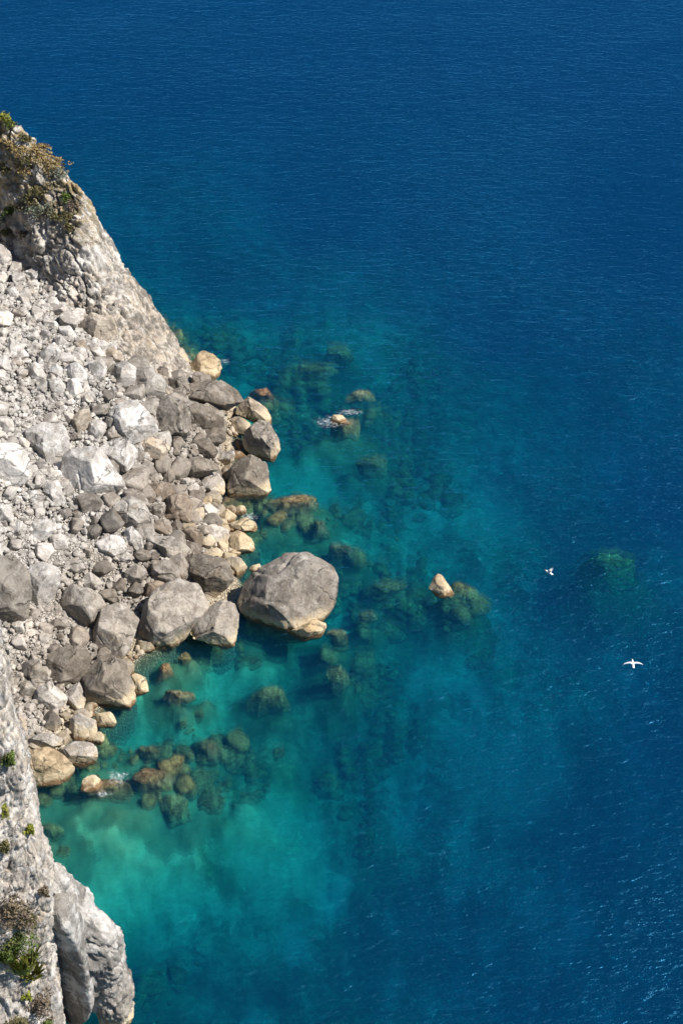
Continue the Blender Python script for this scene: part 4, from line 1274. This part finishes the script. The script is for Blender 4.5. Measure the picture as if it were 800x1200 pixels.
# the countless smaller stones and weed clumps of the sea floor: one mesh
ur = np.random.default_rng(77)
qx = ur.uniform(-16, 22, 16000)
qy = ur.uniform(48, 106, 16000)
dn = perlin(np.stack([qx * .16, qy * .16, qx * 0], 1), 90)
dpt = -seabed_h(qx, qy)
ok = (signed_dist(qx, qy) < -.2) & (dpt < 5.0) & (dn + ur.uniform(-.3, .3, 16000) > .14 + .04 * dpt)
ix = np.clip(np.searchsorted(BED_X, qx) - 1, 0, len(BED_X) - 2)
iy = np.clip(np.searchsorted(BED_Y, qy) - 1, 0, len(BED_Y) - 2)
bed_z = BED_Z[ix, iy]
VV, FF, off = [], [], 0
for x, y, d, bz in zip(qx[ok], qy[ok], dpt[ok], bed_z[ok]):
    s = min(.25 + 1.25 * ur.random() ** 2.4, d * .7 + .1)
    P, Fc = small_proto[int(ur.integers(10))]
    Rm, _ = rot_mat(ur)
    VV.append((P * s * np.array([1.25, 1.25, .8])) @ Rm.T + np.array([x, y, min(bz + .12 * s, -.45 * s - .05)]))
    FF.append(Fc + off)
    off += len(P)
sunk = link('sunken_rubble', mesh_np('sunken_rubble', np.concatenate(VV), np.concatenate(FF)), M_REEF)
sunk.color = (1.05, .88, .6, 1)
tag(sunk, kind='stuff')

# ------------------------------------------------------------------ foam
def foam(px, py, wpx, hpx, seed):
    c = at_z(px, py, .03)
    w = wpx * depth(c) / F
    h = hpx * depth(c) / F / math.sin(PITCH)
    u = np.linspace(-.5, .5, 24)
    X, Y = np.meshgrid(u * w, u * h, indexing='ij')
    P = np.stack([X.ravel(), Y.ravel(), .02 * perlin(np.stack([X.ravel() * 3, Y.ravel() * 3, X.ravel() * 0], 1), seed)], 1)
    o = link('foam', mesh_np('foam', P, grid_faces(24, 24)), M_FOAM, c)
    tag(o, kind='stuff')


for a in [(388, 494, 66, 24, 1), (410, 483, 44, 14, 5), (138, 911, 44, 24, 2), (120, 930, 40, 12, 6), (262, 424, 24, 14, 3), (292, 606, 34, 18, 4)]:
    foam(*a)


# ------------------------------------------------------------------ plants
def plant_meshes(r_, hgt, wid, nleaf, leaf, spread=1.0, blade=False):
    """foliage mesh (many small leaf faces through a dome) and a stem mesh of bent twigs"""
    V, Fq = [], []
    for _ in range(nleaf):
        a = r_.uniform(0, 2 * PI)
        if blade:
            base = np.array([math.cos(a), math.sin(a), 0]) * wid * .28 * r_.random() ** .5
            lean = np.array([math.cos(a), math.sin(a), 0]) * r_.uniform(.1, .6) + np.array([0, 0, 1])
            tip = base + lean / np.linalg.norm(lean) * hgt * r_.uniform(.6, 1.15)
            side = np.array([-math.sin(a), math.cos(a), 0]) * leaf * .5
            mid = (base + tip) / 2 + np.array([0, 0, .08 * hgt])
            i = len(V)
            V += [base - side, base + side, mid + side * .8, mid - side * .8, tip + side * .12, tip - side * .12]
            Fq += [(i, i + 1, i + 2, i + 3), (i + 3, i + 2, i + 4, i + 5)]
        else:
            rr = r_.random() ** .4
            th = math.acos(r_.uniform(0.0, 1))
            cl = 1 + .35 * math.sin(3 * a + wid * 9) + .2 * math.sin(7 * a)
            c = np.array([math.cos(a) * math.sin(th) * wid * .5 * cl, math.sin(a) * math.sin(th) * wid * .5 * cl, math.cos(th) * hgt * (.8 + .2 * cl)]) * rr
            n = r_.normal(size=3) + np.array([0, 0, .6])
            n /= np.linalg.norm(n)
            t = np.cross(n, r_.normal(size=3))
            t /= np.linalg.norm(t)
            b = np.cross(n, t)
            l = leaf * r_.uniform(.6, 1.3)
            i = len(V)
            V += [c - t * l, c + b * l * .45, c + t * l, c - b * l * .45]
            Fq += [(i, i + 1, i + 2, i + 3)]
    fol = mesh_np('foliage', np.array(V), np.array(Fq), False)
    V, Fq = [], []
    for _ in range(7):
        a = r_.uniform(0, 2 * PI)
        tip = np.array([math.cos(a) * wid * .3, math.sin(a) * wid * .3, hgt * r_.uniform(.5, .8)])
        i = len(V)
        for t, rad in ((0, .03), (.5, .02), (1, .008)):
            c = tip * t * np.array([t, t, 1]) + np.array([0, 0, -.05])
            for k in range(5):
                V.append(c + np.array([math.cos(k * 1.2566), math.sin(k * 1.2566), 0]) * rad * hgt)
        for s in range(2):
            for k in range(5):
                Fq.append((i + s * 5 + k, i + s * 5 + (k + 1) % 5, i + (s + 1) * 5 + (k + 1) % 5, i + (s + 1) * 5 + k))
    stem = mesh_np('stem', np.array(V), np.array(Fq))
    return fol, stem


def pick(Pg, px, py):
    """point of a cliff sheet that is seen at a pixel of the photograph, nearest to the camera"""
    Q = Pg.reshape(-1, 3) - CAM
    dz = Q @ FV
    x = 400 + F * (Q @ RV) / dz
    y = 600 - F * (Q @ UV) / dz
    d = np.hypot(x - px, y - py)
    near = np.nonzero(d < max(2.5, d.min() + 1))[0]
    return Pg.reshape(-1, 3)[near[np.argmin(dz[near])]]


def plant(name, label, Pg, px, py, wpx, hpx, tone, seed, nleaf=260, leaf=.09, blade=False, group=None, cat='shrub'):
    r_ = np.random.default_rng(seed)
    p = pick(Pg, px, py)
    k = depth(p) / F
    fol, stem = plant_meshes(r_, hpx * k, wpx * k, nleaf, leaf, blade=blade)
    e = bpy.data.objects.new(name, None)
    COL.objects.link(e)
    e.location = p - np.array([0, 0, .06])
    e.rotation_euler = (r_.uniform(-.15, .3), r_.uniform(.0, .4), 0)
    e.empty_display_size = .2
    tag(e, label, cat, group)
    link('foliage', fol, M_LEAF[tone], (0, 0, 0), e)
    link('stem', stem, M_STEM, (0, 0, 0), e)
    return e


HEADG = 'plants growing on top of the headland'
HEAD_PLANTS = [
    (4, 136, 18, 12, 'bright', 'bright green bush on the crest of the headland at the photo edge'),
    (14, 143, 14, 9, 'green', 'green bush just below the bright one on the headland crest'),
    (10, 162, 16, 10, 'gold', 'golden dry tuft beneath the green crest bushes'),
    (28, 160, 14, 9, 'olive', 'olive tuft on the crest right of the golden dry tuft'),
    (26, 172, 18, 9, 'gold', 'golden grass patch below the crest beside pale rock'),
    (42, 172, 18, 9, 'gold', 'golden grass patch in the middle of the headland crest'),
    (52, 180, 20, 9, 'gold', 'golden grass patch toward the shoulder of the crest'),
    (66, 184, 18, 8, 'gold', 'golden grass patch nearest the bare shoulder of the crest'),
    (36, 184, 16, 8, 'olive', 'olive scrub under the middle golden grass'),
    (8, 194, 22, 12, 'olive', 'dark olive bush at the photo edge above a pale rock patch'),
    (28, 194, 16, 8, 'gold', 'thin golden tuft right of the dark olive edge bush'),
    (70, 198, 22, 12, 'grey', 'grey green bush under the bare shoulder of the crest'),
    (78, 226, 14, 9, 'green', 'small vivid green bush near the sea side edge of the headland'),
    (42, 218, 18, 12, 'olive', 'olive bush at the head of the dark weedy gully'),
    (34, 230, 20, 12, 'olive', 'olive bush halfway down the dark weedy gully'),
    (24, 240, 22, 12, 'olive', 'broad olive bush at the bottom of the weedy gully'),
    (12, 244, 14, 10, 'green', 'green bush at the lower end of the weedy gully'),
    (40, 242, 20, 11, 'grey', 'grey green bush right of the weedy gully'),
    (58, 240, 20, 12, 'grey', 'grey green bush in the centre of the headland face'),
    (64, 252, 14, 8, 'olive', 'low olive tuft beneath the central grey green bush'),
    (78, 252, 16, 9, 'olive', 'low olive tuft out toward the sea side of the face'),
    (80, 264, 12, 8, 'olive', 'lowest olive tuft on the sea side of the face'),
    (4, 252, 14, 14, 'grey', 'dark grey green bush at the photo edge near the scree top'),
    (6, 270, 16, 10, 'olive', 'olive bush at the photo edge where the scree begins'),
    (26, 272, 12, 7, 'brown', 'brown dry tuft where the scree begins'),
    (88, 238, 14, 8, 'brown', 'brown dry tuft beside the sea side edge'),
    (56, 164, 12, 6, 'brown', 'brown dry tuft right on the skyline of the crest'),
]
for i, (px, py, w, h, tone, lab) in enumerate(HEAD_PLANTS):
    plant('shrub', lab, HEAD_P[:, 20:, :], px, py + h * .45, w * (1.6 if tone == 'gold' else 1.15), h * (.5 if tone == 'gold' else .75), tone, 600 + i, 300, .085, False, HEADG, 'grass tuft' if tone == 'gold' else 'shrub')
CLG = 'plants growing on the near cliff'
CLIFF_PLANTS = [
    (14, 1058, 52, 40, 'brown', False, 'brown twiggy bush at the photo edge on the near cliff'),
    (28, 1066, 32, 32, 'olive', False, 'olive bush on the near cliff beside the brown twiggy one'),
    (18, 1092, 52, 36, 'green', False, 'deep green leafy bush in the middle of the near cliff'),
    (30, 1116, 52, 36, 'bright', True, 'yellow green spiky leaved plant under the deep green bush'),
    (12, 1110, 38, 28, 'bright', True, 'smaller spiky plant at the photo edge under the deep green bush'),
    (40, 1134, 28, 20, 'bright', True, 'small spiky plant lowest of the spiky ones'),
    (46, 1168, 34, 30, 'brown', False, 'grey brown dry bush low on the near cliff'),
    (32, 1166, 12, 10, 'bright', False, 'tiny yellow green tuft next to the low dry bush'),
    (20, 1196, 30, 14, 'olive', False, 'olive bush at the bottom corner of the photo'),
    (58, 1196, 12, 10, 'green', False, 'small green bush on the bottom edge of the photo'),
    (12, 886, 16, 18, 'green', False, 'green clump high on the near cliff beside the pool rocks'),
    (6, 948, 14, 16, 'bright', False, 'yellow clump on the bare white part of the near cliff'),
    (36, 968, 10, 16, 'bright', False, 'yellow green sliver on the edge of the near cliff above the cove'),
    (5, 990, 14, 14, 'olive', False, 'olive tuft at the photo edge on the bare white cliff'),
    (52, 1042, 12, 10, 'brown', False, 'brown tuft near the top of the pale spur'),
]
for i, (px, py, w, h, tone, blade, lab) in enumerate(CLIFF_PLANTS):
    plant('spiky_plant' if blade else 'shrub', lab, CLIFF_P, px, py + h * .4, w, h, tone, 700 + i, 240 if blade else int(200 + w * 26), .07 if blade else .065, blade, CLG, 'plant' if blade else 'shrub')


# ------------------------------------------------------------------ gulls
def gull_mat():
    m = Mat('gull_feathers')
    tc = m.n('ShaderNodeTexCoord')
    sp_ = m.n('ShaderNodeSeparateXYZ')
    m.nt.links.new(tc.outputs['Object'], sp_.inputs[0])
    ax = m.math('ABSOLUTE', sp_.outputs[0])
    col = m.mix(m.step(ax, .09, .14), (.80, .80, .79), (.48, .52, .57))
    col = m.mix(m.step(ax, .56, .60), col, (.10, .10, .11))
    col = m.mix(m.step(sp_.outputs[1], .29, .30), col, (.75, .5, .08))
    m.principled(col, .7, None, .2)
    return m.m


M_GULL = gull_mat()


def gull_mesh(pose):
    bm = bmesh.new()
    prof = [(-.30, .015, .02), (-.24, .07, .018), (-.16, .06, .045), (-.05, .075, .075), (.08, .075, .08), (.16, .055, .06), (.21, .05, .05), (.26, .042, .042), (.29, .02, .02), (.345, .006, .006)]
    rings = []
    for y, rx, rz in prof:
        zo = .03 if y > .18 else 0
        rings.append([bm.verts.new((rx * math.cos(a), y, zo + rz * math.sin(a))) for a in np.linspace(0, 2 * PI, 12, endpoint=False)])
    for a, b in zip(rings, rings[1:]):
        for k in range(12):
            bm.faces.new((a[k], a[(k + 1) % 12], b[(k + 1) % 12], b[k]))
    bm.faces.new(rings[0][::-1])
    bm.faces.new(rings[-1])
    for s in (-1, 1):
        if pose == 'glide':
            secs = [(.02, .05, .10, -.06, .03), (.20, .11, .10, -.05, .028), (.36, .09, .08, -.045, .02), (.52, .05, .03, -.06, .014), (.66, .0, -.05, -.10, .006)]
        else:
            secs = [(.03, .05, .11, -.08, .035), (.09, .13, .10, -.12, .05), (.14, .23, .08, -.15, .04), (.17, .31, .02, -.16, .03), (.18, .38, -.06, -.16, .012)]
        prev = None
        for x, z, yf, yb, t in secs:
            pts = [(s * x, yf, z), (s * x, (yf * .6 + yb * .4), z + t), (s * x, yb, z), (s * x, (yf * .6 + yb * .4), z - t)]
            ring = [bm.verts.new(p) for p in pts]
            if prev:
                for k in range(4):
                    bm.faces.new((prev[k], prev[(k + 1) % 4], ring[(k + 1) % 4], ring[k]))
            else:
                bm.faces.new(ring[::-1])
            prev = ring
        bm.faces.new(prev)
    bmesh.ops.recalc_face_normals(bm, faces=bm.faces)
    me = bpy.data.meshes.new('gull_raw')
    bm.to_mesh(me)
    bm.free()
    o = bpy.data.objects.new('gull_raw', me)
    COL.objects.link(o)
    md = o.modifiers.new('fuse', 'REMESH')
    md.mode = 'VOXEL'
    md.voxel_size = .011
    dg = bpy.context.evaluated_depsgraph_get()
    out = bpy.data.meshes.new_from_object(o.evaluated_get(dg))
    bpy.data.objects.remove(o)
    for p in out.polygons:
        p.use_smooth = True
    out.name = 'gull'
    out.materials.clear()
    return out


g = link('gull', gull_mesh('glide'), M_GULL, at_y(741, 778, 66.0))
g.rotation_euler = (.25, .14, .12)
g.scale = (.82, .82, .82)
tag(g, 'white gull gliding over the sea with wings stretched wide', 'gull')
g = link('gull', gull_mesh('raised'), M_GULL, at_z(643, 671, .06))
g.rotation_euler = (.15, .1, 1.0)
g.scale = (.85, .85, .85)
tag(g, 'white gull settled on the water with wings raised', 'gull')

# ------------------------------------------------------------------ light
SUN_EL, SUN_AZ = math.radians(50), math.radians(103)      # azimuth clockwise from the viewing direction (+Y)
w = bpy.data.worlds.new('World')
sc.world = w
w.use_nodes = True
nt = w.node_tree
bg = nt.nodes['Background']
sky = nt.nodes.new('ShaderNodeTexSky')
sky.sky_type = 'NISHITA'
sky.sun_disc = False
sky.sun_elevation = SUN_EL
sky.sun_rotation = SUN_AZ
sky.dust_density = .25
sky.ozone_density = 2.0
nt.links.new(sky.outputs[0], bg.inputs[0])
bg.inputs[1].default_value = .062
ld = bpy.data.lights.new('sun', 'SUN')
ld.energy = 4.8
ld.angle = math.radians(.5)
ld.color = (1, .945, .875)
lo = bpy.data.objects.new('sun', ld)
COL.objects.link(lo)
sd_ = Vector((math.sin(SUN_AZ) * math.cos(SUN_EL), math.cos(SUN_AZ) * math.cos(SUN_EL), math.sin(SUN_EL)))
lo.rotation_euler = sd_.to_track_quat('Z', 'Y').to_euler()

vs = sc.view_settings
vs.view_transform = 'Standard'
vs.look = 'None'
vs.exposure = .6
vs.gamma = 1
sc.cycles.max_bounces = 6
sc.cycles.transparent_max_bounces = 16
sc.cycles.volume_bounces = 0
sc.cycles.caustics_reflective = False
sc.cycles.caustics_refractive = True
sc.cycles.use_denoising = True
